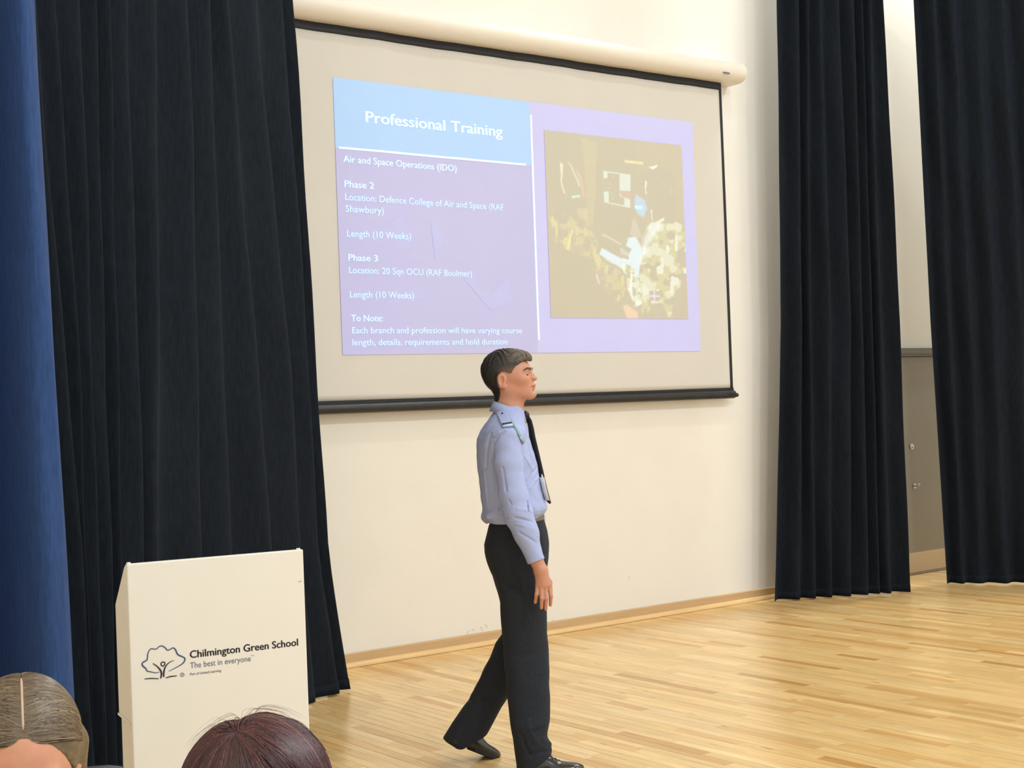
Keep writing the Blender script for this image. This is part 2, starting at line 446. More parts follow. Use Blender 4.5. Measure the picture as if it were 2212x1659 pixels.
# skirting
DX0, DX1 = 9.60, 10.62         # door opening incl. frame
for nm, a, b in (('baseboard_back', X0, DX0), ('baseboard_back', DX1, X1)):
    e = prism(nm, [(-.018, .002), (0, .002), (0, .085), (-.012, .085), (-.018, .079)], 'x', a, b, M['skirting'])
    struct(e, 'tan wooden skirting along the wall below the screen' if b == DX0 else 'tan wooden skirting to the right of the grey door', 'skirting')
    prism('beading', [(-.018, .002), (-.018, .030), (-.030, .024), (-.036, .014), (-.038, .002)], 'x', a, b, M['beading'], e)

# grey door in the wall, between the two right-hand curtains
dr = empty('door_1', (DX0, 0, 0)); struct(dr, 'grey door with steel lock between the two black curtains', 'door')
dw = DX1-DX0; ztop = 1.985
zl = wallpt(1980, 770)[2]; zt = wallpt(1980, 752)[2]
box('door_leaf', (.05, -.016, .012), (dw-.05, -.001, zl-.004), M['door'], dr, .002)
box('frame_head', (0, -.045, zl), (dw, -.001, zt), M['door_frame'], dr, .003)
box('frame_head_lip', (.02, -.052, zl+.02), (dw-.02, -.045, zl+.045), M['door_frame'], dr, .002)
for a in (0, dw-.048): box('frame_jamb', (a, -.035, .001), (a+.048, -.001, zl), M['door'], dr, .002)
kp = box('kick_plate', (.056, -.019, .02), (dw-.056, -.0162, .185), M['kick'], dr, .001)
pL = wallpt(1963, 965); pH = wallpt(1969, 1050)
def disc_y(nm, x, z, r, y0, y1, m, par):
    return prism(nm, [(x+r*math.cos(2*PI*k/20), z+r*math.sin(2*PI*k/20)) for k in range(20)], 'y', y0, y1, m, par, .0015)
lx = max(pL[0]-DX0, .075)
disc_y('lock_escutcheon', lx+.012, pL[2], .024, -.026, -.0165, M['steel'], dr)
box('key_slot', (lx+.008, -.029, pL[2]-.012), (lx+.016, -.0262, pL[2]+.002), M['door_frame'], dr)
hd = disc_y('handle_rose', lx+.03, pH[2], .022, -.024, -.0165, M['steel'], dr)
tube('thumb_turn', [(lx+.03, -.024, pH[2]), (lx+.03, -.05, pH[2]), (lx+.045, -.055, pH[2]+.008), (lx+.05, -.055, pH[2]+.02)], [.007, .008, .009, .006], M['steel'], hd, 10)

# ceiling lamps; the one close to the back wall is an added fill light
for i, (lx_, ly_) in enumerate(LAMPS):
    e = empty('ceiling_lamp', (lx_, ly_, LAMP_Z))
    tag(e, 'unseen round white ceiling lamp above the hall floor', 'lamp', 'round ceiling lamps')
    lathe_z('housing', [(.05, .299), (.06, .28), (.20, .2), (.21, .02), (.2, .012), (.2, .2)], M['lamp_metal'], e)
    lathe_z('cap', [(.03, .25), (.03, .299)], M['lamp_metal'], e, n=12)
    dm = M.get('diffuser')
    if dm is None:
        dm = mat('lit_diffuser', (.9, .9, .9), .5); bsdf(dm).inputs['Emission Color'].default_value = (*LAMP_COL, 1); bsdf(dm).inputs['Emission Strength'].default_value = 6; M['diffuser'] = dm
    lathe_z('diffuser', [(.19, .02), (.18, .005), (.1, .0)], dm, e)
    ld = bpy.data.lights.new('lamp_light', 'AREA'); ld.shape = 'DISK'; ld.size = .34; ld.energy = LAMP_CORNER_FILL if ly_ > -2 else LAMP_NEAR if ly_ > -7 else LAMP_FAR; ld.color = LAMP_COL
    lo_ = bpy.data.objects.new('lamp_light', ld); COL.objects.link(lo_); lo_.parent = e; lo_.location = (0, 0, -.012)

# ------------------------------------------------------------------ curtains
def curtain(name, A, Bp, keys, cols, amp, m, label, sub=7, ztop=6.1, zbot=.012, flip=1):
    """A,B floor points of the hanging line; keys = picture rows; cols = fold columns (x per row, offset)"""
    A = np.array([A[0], A[1], 0.]); Bp = np.array([Bp[0], Bp[1], 0.]); t = (Bp-A)/np.linalg.norm(Bp-A)
    n = np.array([t[1], -t[0], 0.]); 
    if n@(CAM-A)*1.0 < 0: n = -n
    prof = []
    for pxs, off in cols:
        pts = np.array([planept(px, ky, A, n) for px, ky in zip(pxs, keys)]); prof.append((pts, off))
    zs = np.concatenate([np.linspace(zbot, .5, 9)[:-1], np.linspace(.5, ztop, 34)])
    rows = []
    for z in zs:
        row = []
        for pts, off in prof:
            o_ = np.argsort(pts[:, 2]); zz = pts[o_, 2]
            f = lambda i: (np.interp(z, zz, pts[o_, i]) if zz[0] <= z <= zz[-1] else
                           (pts[o_[0], i]+(pts[o_[1], i]-pts[o_[0], i])*(z-zz[0])/(zz[1]-zz[0]) if z < zz[0] else
                            pts[o_[-1], i]+.6*(pts[o_[-1], i]-pts[o_[-2], i])*(z-zz[-1])/(zz[-1]-zz[-2])))
            row.append(np.array([f(0), f(1), z])+n*off*amp*(1.15-.12*z/2))
        # Catmull-Rom across
        R_ = [row[0]]+row+[row[-1]]; out = []
        for i in range(1, len(R_)-2):
            p0, p1, p2, p3 = R_[i-1:i+3]
            for k in range(sub):
                u = k/sub
                out.append(.5*((2*p1)+(-p0+p2)*u+(2*p0-5*p1+4*p2-p3)*u*u+(-p0+3*p1-3*p2+p3)*u**3))
        out.append(row[-1]); rows.append(out)
    V = np.array(rows); nr, nc = V.shape[:2]
    ph = rng.uniform(0, 6, nc); 
    for i in range(nr):      # gentle swing of the cloth
        z = zs[i]; V[i] += n*(.006*np.sin(z*2.1+np.arange(nc)*.35)+.004*np.sin(z*5.3+np.arange(nc)*.6))[:, None]*min(1, 1)
    base = np.array([V[0, nc//2, 0], V[0, nc//2, 1], 0]); V = V-base
    V2 = V-n*.004
    VV = np.concatenate([V.reshape(-1, 3), V2.reshape(-1, 3)]); N = nr*nc; Q = []
    for i in range(nr-1):
        for j in range(nc-1):
            a = i*nc+j; Q.append((a, a+1, a+nc+1, a+nc)); Q.append((N+a, N+a+nc, N+a+nc+1, N+a+1))
    for j in range(nc-1):
        a = j; Q.append((a, N+a, N+a+1, a+1)); a = (nr-1)*nc+j; Q.append((a, a+1, N+a+1, N+a))
    for i in range(nr-1):
        a = i*nc; Q.append((a, a+nc, N+a+nc, N+a)); a = i*nc+nc-1; Q.append((a, N+a, N+a+nc, a+nc))
    root = empty(name, base); tag(root, label, 'curtain', )
    o = from_np('cloth', VV, np.array(Q), m, root)
    # hem band sewn along the bottom
    hv = []; hq = []
    for j in range(nc):
        for z, i in ((0, 0), (1, 1)): hv.append(V[i, j]+n*.0015)
    for j in range(nc):
        for i in (0, 1): hv.append(V[i, j]+n*.0035)
    for j in range(nc-1):
        a = 2*j; b = 2*nc+2*j; hq += [(b, b+2, b+3, b+1), (a+1, b+1, b+3, a+3), (a, a+2, b+2, b)]
    from_np('hem', np.array(hv), np.array(hq), m, root)
    # track runner on top
    top = V[-1]; tube('track', [top[0]+np.array([0, 0, .03]), top[-1]+np.array([0, 0, .03])], .02, M['chair_metal'], root, 8)
    return root

def folds(keys, lines, first=0.0, depth=1.0):
    """lines: x of each visible fold per key row -> alternating ridge / valley columns"""
    cols = []
    for i, L_ in enumerate(lines):
        r = random.uniform(.75, 1.15)
        cols.append((L_, r))
        if i < len(lines)-1:
            nx_ = lines[i+1]; k = random.uniform(.22, .42)
            cols.append(([a+(b-a)*k for a, b in zip(L_, nx_)], -random.uniform(.7, 1.1)))
    return cols

kL = [0, 800, 1190, 1480]
bl = [[20, 85, 115, 135], [62, 130, 160, 180], [110, 160, 175, 188], [159, 185, 202, 210], [195, 220, 230, 236], [224, 241, 245, 248], [263, 285, 295, 302], [323, 324, 324, 324], [391, 412, 420, 426],
      [438, 471, 482, 492], [477, 541, 565, 582], [540, 612, 636, 664], [598, 655, 678, 715], [622, 676, 697, 741]]
Bp = floorpt(738, 1494); A = depthpt(100, 1600, 5.75); A[2] = 0
curtain('black_curtain', A, Bp, kL, folds(kL, bl), .034, M['black_curtain'], 'long black stage curtain hanging behind the white lectern')
blu = [[-160, -120, -110, -105], [-70, -35, -25, -20], [-22, 6, 14, 20], [18, 50, 66, 80], [48, 92, 112, 128], [73, 117, 139, 156]]
A = depthpt(-160, 1600, 4.9); B_ = depthpt(156, 1480, 5.25)
cc = [(blu[0], 1.0), (blu[1], -3.6), (blu[2], -4.2), (blu[3], .9), (blu[4], 1.2), (blu[5], .2)]
curtain('blue_curtain', A, B_, kL, cc, .055, M['blue_curtain'], 'royal blue curtain at the left edge of the picture')
kA = [0, 700, 1270]
ra = [[1674, 1683, 1669], [1718, 1726, 1720], [1741, 1745, 1756], [1769, 1788, 1790], [1806, 1832, 1830], [1838, 1858, 1868], [1859, 1880, 1895], [1876, 1897, 1918], [1904, 1939, 1960]]
A = floorpt(1672, 1300); B_ = floorpt(1958, 1281)
curtain('black_curtain', A, B_, kA, folds(kA, ra), .045, M['black_curtain'], 'narrow black curtain just right of the projection screen', ztop=6.3)
rb = [[1973, 2010, 2046], [2015, 2050, 2080], [2055, 2096, 2120], [2108, 2146, 2172], [2165, 2205, 2225], [2215, 2250, 2270], [2270, 2300, 2320], [2330, 2350, 2370], [2400, 2420, 2440]]
A = floorpt(2046, 1263); B_ = A+(floorpt(2212, 1262)-A)*2.2
curtain('black_curtain', A, B_, kA, folds(kA, rb), .036, M['black_curtain'], 'black curtain at the right edge of the picture, beyond the grey door', ztop=4.95)

# ------------------------------------------------------------------ projection screen
SY = -.080                    # hanging plane of the cloth
tl = wallpt(627, 57, SY); tr = wallpt(1551, 196, SY); br = wallpt(1579, 838, SY)
xr = (tr[0]+br[0])/2; xro = wallpt(1571, 520, SY)[0]; zb = wallpt(1579, 838, SY)[2]; ztb = wallpt(1100, 128.5, SY)[2]
zto = wallpt(1100, 113, SY)[2]
XL = 3.74                     # left end, hidden behind the curtain
scr = empty('projection_screen', ((XL+xr)/2, SY, zb)); ox = np.array([(XL+xr)/2, SY, zb])
tag(scr, 'wide pull-down projection screen with black border on the cream wall', 'screen')
def scr_sheet(nm, x0, x1, z0, z1, y, m, nxs, nzs, wave):
    xs = np.linspace(x0, x1, nxs); zs_ = np.linspace(z0, z1, nzs); X, Z = np.meshgrid(xs, zs_)
    def wv(X, Z):
        h = np.clip((Z-zb)/(ztb-zb), 0, 1)
        return wave*(.003*np.sin(X*9.0+.6)*h+.0022*np.sin(X*21+1.3)*h**3+.003*np.sin(X*4.1+Z*1.5))
    Yf = y+wv(X, Z); Yb = Yf+.0012
    V = np.concatenate([np.stack([X, Yf, Z], -1).reshape(-1, 3), np.stack([X, Yb, Z], -1).reshape(-1, 3)])-ox
    Q = []; N = nxs*nzs
    for i in range(nzs-1):
        for j in range(nxs-1):
            a = i*nxs+j; Q += [(a, a+1, a+nxs+1, a+nxs), (N+a, N+a+nxs, N+a+nxs+1, N+a+1)]
    for j in range(nxs-1):
        Q += [(j, N+j, N+j+1, j+1)]; a = (nzs-1)*nxs+j; Q += [(a, a+1, N+a+1, N+a)]
    for i in range(nzs-1):
        a = i*nxs; Q += [(a, a+nxs, N+a+nxs, N+a)]; a += nxs-1; Q += [(a, N+a, N+a+nxs, a+nxs)]
    return from_np(nm, V, np.array(Q), m, scr)
def wave_at(X, Z):
    h = np.clip((Z-zb)/(ztb-zb), 0, 1)
    return .003*np.sin(X*9.0+.6)*h+.0022*np.sin(X*21+1.3)*h**3+.003*np.sin(X*4.1+Z*1.5)
scr_sheet('screen_cloth', XL+.05, xr, zb, ztb, SY, M['fabric'], 150, 60, 1)
scr_sheet('top_border', XL, xro, ztb, zto+.02, SY, M['border'], 150, 5, 1)
scr_sheet('side_border', xr, xro, zb-.01, ztb, SY, M['border'], 4, 60, 1)
scr_sheet('side_border', XL, XL+.05, zb-.01, ztb, SY, M['border'], 4, 60, 1)
zbar = wallpt(1100, 869.5, SY)[2]
bar = tube('bottom_bar', [np.array([XL-.01, SY, zbar])-ox]+[np.array([t, SY, zbar])-ox for t in np.linspace(XL, xro+.0, 40)]+[np.array([xro+.008, SY, zbar])-ox], [.026]+[.031]*40+[.024], M['bar'], scr, 16)
box('pocket_strip', np.array([XL, SY-.004, zbar+.02])-ox, np.array([xro, SY+.004, zb+.001])-ox, M['border'], scr)
xe = wallpt(1594, 850, SY)[0]
tube('bar_end_cap', [np.array([xro, SY, zbar-.006])-ox, np.array([xe-.01, SY, zbar-.006])-ox, np.array([xe, SY, zbar-.006])-ox], [.016, .016, .010], M['bar'], scr, 12)
# housing: D-shaped profile
zc0 = wallpt(1100, 110, -.085)[2]; zc1 = wallpt(1100, 68.5, -.02)[2]
hh = zc1-zc0; prof = []
for k in range(15):
    a = PI/2-PI*k/14; prof.append((-.108-.100*max(0, math.cos(a))**.8, zc0+hh/2+hh/2*math.sin(a)))
prof = [(-.004, zc1)]+prof+[(-.004, zc0)]
xce = wallpt(1592, 165, -.1)[0]
cas = prism('case', [(p[0]-ox[1], p[1]-ox[2]) for p in prof], 'x', XL-.12-ox[0], xce-.02-ox[0], M['case'], scr, 0)
for p in cas.data.polygons: p.use_smooth = len(p.vertices) == 4
cas.data.set_sharp_from_angle(angle=.6)
capv = [(p[0]*1.0-ox[1], p[1]-ox[2]) for p in prof]
ec = prism('end_cap', capv, 'x', xce-.02-ox[0], xce-ox[0], M['case'], scr, .006)
box('top_rail', np.array([XL-.12, -.07, zc1-.001])-ox, np.array([xce-.02, -.004, zc1+.006])-ox, M['case'], scr, .001)
for px in (890, 1368):
    p = wallpt(px, 30 if px < 1000 else 108, -.035); box('bracket_screw', np.array([p[0]-.008, -.05, zc1+.006])-ox, np.array([p[0]+.008, -.02, zc1+.014])-ox, M['door_frame'], scr, .002)
p = wallpt(1558, 163, -.15)
box('maker_badge', np.array([p[0]-.035, -.2095, p[2]])-ox, np.array([p[0]+.03, -.2070, p[2]+.012])-ox, M['ink_grey'], scr, .0005)

# ------------------------------------------------------------------ projected slide (light on the cloth)
BASE = np.array(lin(214, 205, 186))
def glow(name, target, attr=None):
    """screen cloth that receives projector light: diffuse cloth plus emitted picture"""
    k_ = np.minimum(1, np.array(lin(*target))/BASE) if attr is None else np.ones(3)
    m = mat(name, tuple(np.array(lin(219, 215, 207))*k_), .9, spec=.1); b = bsdf(m)
    t = np.maximum(np.array(lin(*target))-BASE, 0)/2**EXPO if attr is None else None
    if attr is None:
        b.inputs['Emission Color'].default_value = (*t, 1); b.inputs['Emission Strength'].default_value = 1
        noise_tint(m, freq=3, lo=.99, hi=1.01)
    else:
        a = nd(m, 'ShaderNodeAttribute'); a.attribute_name = attr
        lk(m, a.outputs['Color'], b.inputs['Emission Color']); b.inputs['Emission Strength'].default_value = 1
    return m
SL = SY-.0035
def sp(px, py): return wallpt(px, py, SL)
sld = empty('projected_slide', tuple(sp(1115, 765))); so = np.array(sp(1115, 765))
tag(sld, 'projected slide headed Professional Training with a photo on its right half', 'slide')
xA = (sp(713, 167)[0]+sp(747, 767)[0])/2; xB = (sp(1494, 263)[0]+sp(1515, 758)[0])/2
zT = (sp(713, 167)[2]+sp(1494, 263)[2])/2; zB = (sp(747, 767)[2]+sp(1515, 758)[2])/2
xM = (sp(1143, 225)[0]+sp(1146, 357)[0])/2; zM = (sp(721, 317)[2]+sp(1146, 357)[2])/2
def flat(nm, x0, x1, z0, z1, m, lay, parent=sld):
    nx_ = max(2, int((x1-x0)/.03)+1); nz_ = max(2, int((z1-z0)/.06)+1)
    X, Z = np.meshgrid(np.linspace(x0, x1, nx_), np.linspace(z0, z1, nz_))
    V = np.stack([X, SL-.0012*lay+wave_at(X, Z), Z], -1).reshape(-1, 3)-so
    Q = [(i*nx_+j, i*nx_+j+1, (i+1)*nx_+j+1, (i+1)*nx_+j) for i in range(nz_-1) for j in range(nx_-1)]
    return from_np(nm, V, np.array(Q), m, parent)
flat('title_panel', xA, xM, zM, zT, glow('title_blue_light', (184, 214, 247)), 0)
flat('text_panel', xA, xM, zB, zM, glow('lilac_text_panel_light', (198, 194, 226)), 0)
flat('right_panel', xM, xB, zB, zT, glow('lilac_picture_panel_light', (207, 203, 240)), 0)
GW = glow('white_lettering_light', (244, 255, 255))
facet = glow('blue_facet_light', (197, 196, 231))
for k, pl in enumerate([[(845, 478), (872, 462), (888, 540), (800, 520)], [(1000, 600), (1060, 640), (1098, 596), (1108, 655), (1060, 670)], [(930, 480), (960, 510), (940, 560)], [(820, 660), (900, 620), (930, 640)]]):
    V = []
    for px, py in pl:
        q = sp(px, py); V.append(np.array([q[0], SL-.0012+wave_at(q[0], q[2]), q[2]])-so)
    from_py('facet', V, [tuple(range(len(V)))[::-1]], facet, sld)
def wavy(o, lay):
    me = o.data; n = len(me.vertices); co = np.zeros(n*3, np.float32); me.vertices.foreach_get('co', co); co = co.reshape(-1, 3)
    co[:, 1] = SL-.0012*lay+wave_at(co[:, 0], co[:, 2]); co -= so; me.vertices.foreach_set('co', co.astype(np.float32).ravel()); me.update()
LINES = [('title_text', 'Professional Training', (788.5, 264), (1086, 296), 24.7, .028),
         ('heading_text', 'Air and Space Operations (IDO)', (741, 350), (986.5, 371), 15.0, .022),
         ('heading_text', 'Phase 2', (743.7, 404), (807, 407), 15.0, .022),
         ('body_text', 'Location: Defence College of Air and Space (RAF', (745.3, 432), (1088, 452), 15.0, .008),
         ('body_text', 'Shawbury)', (746.5, 457.5), (828, 462), 15.0, .008),
         ('body_text', 'Length (10 Weeks)', (749.7, 511), (887, 517), 15.0, .008),
         ('heading_text', 'Phase 3', (752.4, 563), (815.5, 564), 14.8, .022),
         ('body_text', 'Location: 20 Sqn OCU (RAF Boulmer)', (754, 590), (1019, 595), 14.6, .008),
         ('body_text', 'Length (10 Weeks)', (756, 642.5), (893.5, 645), 14.6, .008),
         ('heading_text', 'To Note:', (758.4, 694), (826.5, 694), 14.6, .022),
         ('body_text', 'Each branch and profession will have varying course', (760.8, 720), (1128, 719), 14.0, .008),
         ('body_text', 'length, details, requirements and hold duration', (761.6, 746), (1096, 745), 14.0, .008)]
for nm, tx, a, b, ch, bold in LINES:
    pa = sp(*a); pb = sp(*b); pc = sp(a[0], a[1]-ch)
    o = put_text(nm, tx, (pa[0], SL, pa[2]), (1, 0, 0), (0, 0, 1), pb[0]-pa[0], pc[2]-pa[2], GW, sld, bold)
    o['label'] = 'white lettering reading '+tx.split(' (')[0] if len(tx) < 60 else 'white lettering'
    wavy(o, 2)
z_ = sp(930, 337)[2]; flat('title_rule', sp(731, 318)[0], sp(1136, 356)[0], z_-.007, z_+.007, GW, 2)
x_ = (sp(1143, 248)[0]+sp(1167, 735)[0])/2; flat('divider_rule', x_-.008, x_+.008, sp(1167, 735)[2], sp(1143, 248)[2], GW, 2)
# the photo on the slide: a flat projected picture, painted on a fine grid
def vnoise(a, b, seed):
    """smooth value noise, about -1..1"""
    tb = np.random.default_rng(seed+50).uniform(-1, 1, (128, 128)); i = np.floor(a).astype(int); j = np.floor(b).astype(int); fa = a-i; fb = b-j
    fa = fa*fa*(3-2*fa); fb = fb*fb*(3-2*fb); g = lambda x, y: tb[x % 128, y % 128]
    return (g(i, j)*(1-fa)+g(i+1, j)*fa)*(1-fb)+(g(i, j+1)*(1-fa)+g(i+1, j+1)*fa)*fb
def paint():
    P4 = [sp(1174, 282), sp(1472, 313), sp(1487, 688), sp(1190, 688)]
    x0 = (P4[0][0]+P4[3][0])/2; x1 = (P4[1][0]+P4[2][0])/2; z1 = (P4[0][2]+P4[1][2])/2; z0 = (P4[2][2]+P4[3][2])/2
    nx_, nz_ = 190, 240
    X, Z = np.meshgrid(np.linspace(x0, x1, nx_), np.linspace(z0, z1, nz_)); Wd = np.stack([X, SL-.0024+wave_at(X, Z), Z], -1).reshape(-1, 3)
    q = project(Wd); u = (q[:, 0]-1140)*2.764; v = (q[:, 1]-200)*2.764
    wob = 5*np.sin(u*.045+v*.02)+4*np.sin(v*.06-u*.03)
    img = np.tile(np.array([203., 194., 168.]), (len(u), 1))
    def fill(poly, c, a=1.0, soft=6.0, w=1.0):
        d = poly2d(u+wob*w*.5, v+wob*w*.5, poly); k = np.clip(.5-d/soft, 0, 1)*a
        img[:] = img*(1-k[:, None])+np.array(c)*k[:, None]
    def camo(poly, tones, sc, seed, a=1.0):
        d = poly2d(u+wob, v+wob, poly); k = np.clip(.5-d/8, 0, 1)*a
        n1 = vnoise(u*sc*.5, v*sc*.5, int(seed*10))*2.2+vnoise(u*sc*1.1, v*sc*1.1, int(seed*7)+3)
        n2 = vnoise(u*sc*.9, v*sc*.4, int(seed*5)+9)*1.6
        c = np.where((n1 > .55)[:, None], tones[0], np.where((n1 < -.5)[:, None], tones[1], tones[2])); c = np.where((n2 > .8)[:, None], tones[3], c)
        img[:] = img*(1-k[:, None])+np.array(c)*k[:, None]
    fill([(320, 270), (420, 300), (400, 780), (340, 810), (350, 600)], (212, 203, 160), .8, 20)
    fill([(640, 300), (915, 320), (930, 780), (880, 740), (880, 480), (760, 430), (650, 520)], (208, 198, 168), .7, 20)
    fill([(577, 402), (690, 415), (690, 430), (580, 418)], (238, 228, 178), 1, 6, 0)
    fill([(415, 400), (640, 430), (640, 860), (560, 840), (400, 800)], (196, 184, 155), .9, 16)
    # lit monitor
    fill([(450, 465), (615, 490), (612, 690), (455, 655)], (226, 232, 216), 1, 5, 0)
    fill([(477, 478), (547, 487), (548, 620), (575, 630), (575, 672), (485, 655), (484, 590), (455, 590), (452, 512), (477, 512)], (188, 180, 150), 1, 5, 0)
    fill([(545, 582), (620, 590), (616, 642), (560, 622)], (214, 186, 150), 1, 6)
    for (a_, b_) in ((510, 500), (490, 545), (500, 600), (508, 630), (480, 570)):
        fill([(a_-6, b_-5), (a_+7, b_-3), (a_+6, b_+6), (a_-5, b_+4)], (222, 220, 190), .8, 5, 0)
    # left soldier: helmet visor, headset, jacket
    fill([(100, 350), (190, 330), (240, 370), (200, 420), (200, 600), (250, 660), (330, 640), (340, 780), (270, 760), (130, 680), (110, 620)], (196, 183, 150), .9, 18)
    fill([(190, 412), (212, 430), (205, 520), (222, 600), (214, 602), (196, 520)], (242, 236, 205), .9, 6)
    fill([(235, 412), (262, 430), (300, 520), (312, 560), (300, 556), (262, 450)], (238, 232, 200), .7, 8)
    fill([(285, 450), (322, 500), (345, 620), (336, 630), (310, 540)], (224, 202, 160), .9, 8)
    fill([(262, 616), (312, 610), (314, 624), (264, 632)], (196, 240, 205), 1, 5, 0)
    fill([(290, 690), (350, 690), (352, 770), (300, 740)], (232, 224, 190), .5, 14)
    camo([(118, 690), (240, 720), (330, 800), (420, 870), (520, 1020), (620, 1060), (600, 1170), (540, 1250), (450, 1180), (380, 1060), (250, 940), (160, 900)],
         np.array([(226, 216, 150), (190, 176, 128), (212, 202, 146), (236, 230, 170)], float), .045, 1.0, .6)
    fill([(270, 790), (390, 830), (400, 862), (300, 840)], (224, 212, 110), .8, 14)
    fill([(262, 820), (268, 826), (240, 938), (232, 936)], (240, 236, 130), 1, 5, 0)
    fill([(140, 940), (360, 980), (480, 1180), (440, 1340), (150, 1340)], (197, 185, 152), .75, 30)
    fill([(405, 1085), (413, 1085), (432, 1140), (424, 1142)], (232, 232, 225), 1, 4, 0)
    # console desk
    fill([(440, 925), (560, 990), (600, 870), (650, 865), (680, 930), (670, 1120), (430, 970)], (226, 240, 240), 1, 10)
    fill([(430, 862), (470, 855), (620, 935), (600, 995), (560, 985), (420, 905)], (178, 166, 134), 1, 6)
    fill([(445, 840), (560, 900), (552, 910), (440, 852)], (232, 222, 190), .9, 6)
    for k in range(6): fill([(555+k*9, 925+k*6), (561+k*9, 927+k*6), (558+k*9, 968+k*3), (553+k*9, 966+k*3)], (236, 238, 236), .9, 4, 0)
    fill([(455, 1000), (680, 1118), (678, 1132), (455, 1012)], (176, 190, 190), .8, 5)
    fill([(620, 770), (640, 740), (680, 860), (655, 872), (610, 850)], (214, 208, 186), .9, 10)
    # right soldier: helmet, headset lights, jacket
    fill([(640, 560), (690, 470), (760, 440), (840, 470), (885, 580), (880, 690), (840, 760), (760, 770), (700, 700), (640, 680)], (196, 182, 148), 1, 14)
    camo([(700, 520), (770, 470), (860, 500), (880, 600), (800, 620), (720, 600)], np.array([(210, 196, 158), (188, 172, 138), (200, 186, 150), (216, 205, 168)], float), .06, 3.0, .7)
    fill([(720, 440), (775, 430), (770, 442), (740, 456)], (250, 246, 220), 1, 6)
    fill([(695, 520), (708, 525), (706, 580), (716, 610), (704, 606), (696, 560)], (246, 240, 215), .9, 5)
    fill([(640, 600), (700, 640), (720, 700), (690, 745), (650, 720), (635, 650)], (198, 220, 236), .95, 14)
    fill([(636, 672), (688, 676), (684, 698), (640, 694)], (206, 246, 250), 1, 4, 0)
    fill([(735, 700), (745, 700), (742, 760), (735, 758)], (235, 230, 215), .9, 5)
    camo([(730, 770), (850, 750), (940, 800), (950, 1080), (890, 1200), (860, 1345), (690, 1345), (670, 1230), (670, 1000), (690, 850)],
         np.array([(234, 236, 208), (196, 184, 142), (218, 214, 170), (242, 246, 228)], float), .04, 5.0, .8)
    fill([(735, 775), (810, 790), (740, 880), (700, 990), (672, 1010), (690, 860)], (238, 246, 240), .75, 30)
    fill([(690, 1030), (730, 1025), (735, 1045), (700, 1050)], (186, 160, 128), .9, 8)
    camo([(560, 1020), (620, 1030), (670, 1130), (680, 1250), (640, 1280), (600, 1180)], np.array([(236, 240, 214), (206, 200, 160), (226, 228, 196), (244, 248, 235)], float), .07, 2.0, .9)
    fill([(725, 1185), (788, 1187), (786, 1245), (728, 1242)], (176, 166, 176), 1, 4, 0)
    for pl in ([(725, 1210), (788, 1212), (788, 1220), (726, 1218)], [(752, 1185), (760, 1185), (760, 1244), (753, 1244)]): fill(pl, (236, 226, 226), 1, 3, 0)
    fill([(735, 1265), (800, 1255), (835, 1345), (720, 1345)], (196, 184, 146), .9, 14)
    fill([(570, 1275), (600, 1270), (655, 1310), (660, 1348), (590, 1345)], (236, 212, 182), 1, 10)
    img[:] += rng.normal(0, 1.5, (len(u), 1))
    return Wd, nx_, nz_, img
Wd, nx_, nz_, img = paint()
s_ = np.clip(img/255, 0, 1); lin_ = np.where(s_ <= .04045, s_/12.92, ((s_+.055)/1.055)**2.4)
em = np.maximum(lin_-BASE*np.array([.89, .89, .82]), 0)*1.0/2**EXPO
Q = np.array([(i*nx_+j, i*nx_+j+1, (i+1)*nx_+j+1, (i+1)*nx_+j) for i in range(nz_-1) for j in range(nx_-1)])
pm = glow('slide_photo_light', None, attr='col'); bsdf(pm).inputs['Base Color'].default_value = (*(np.array(lin(219, 215, 207))*np.array([.89, .89, .82])), 1)
o = from_np('slide_photo', Wd-so, Q, pm, sld, True, em); o['label'] = 'dim photo of two people in camouflage and helmets at a lit console'

# ------------------------------------------------------------------ lectern
PA = math.radians(63.0)
pw = math.cos(PA)*F0+math.sin(PA)*R0; pd = math.sin(PA)*F0-math.cos(PA)*R0     # width and depth directions
PO = depthpt(274, 1219, 3.72); ztp = PO[2]
def podpt(px, py): return planept(px, py, PO, pd)
PWID = (podpt(655, 1188)-PO)@pw
lec = empty('lectern', (PO[0], PO[1], 0), math.atan2(pw[1], pw[0]))
tag(lec, 'white box lectern with a school name and tree logo on its front', 'lectern')
def pl(px, py):
    q = podpt(px, py)-PO; return np.array([q@pw, 0.0, q[2]+PO[2]])
SD = .20; T = .020
zs_ = pl(274, 1219)[2]
box('front_panel', (0, 0, .0), (PWID, T, ztp), M['podium'], lec, .003)
# side wings with the sloping top edge
def depth_at(px): # depth along pd of the left side's rear edge
    n = pw; q = planept(px, 1305, PO, n)-PO; return q@pd
SD = float(np.clip(depth_at(249), .12, .45))
zr = (planept(249, 1305, PO, pw))[2]; zl_ = (planept(255, 1537, PO, pw))[2]
for nm, xa, xb in (('side_panel', 0, T), ('side_panel', PWID-T, PWID)):
    prism(nm, [(T+.0005, zl_), (T+.0005, ztp-.002), (T+.02, ztp-.012), (SD, zr), (SD, zl_)], 'x', xa, xb, M['podium'], lec, .002)
    prism('base_panel', [(T+.0005, .0), (T+.0005, zl_-.004), (SD-.012, zl_-.004), (SD-.012, .0)], 'x', xa+.004, xb-.004, M['podium'], lec, .001)
box('ledge_strip', (-.004, T+.002, zl_-.006), (.03, SD-.002, zl_), M['podium'], lec, .001)
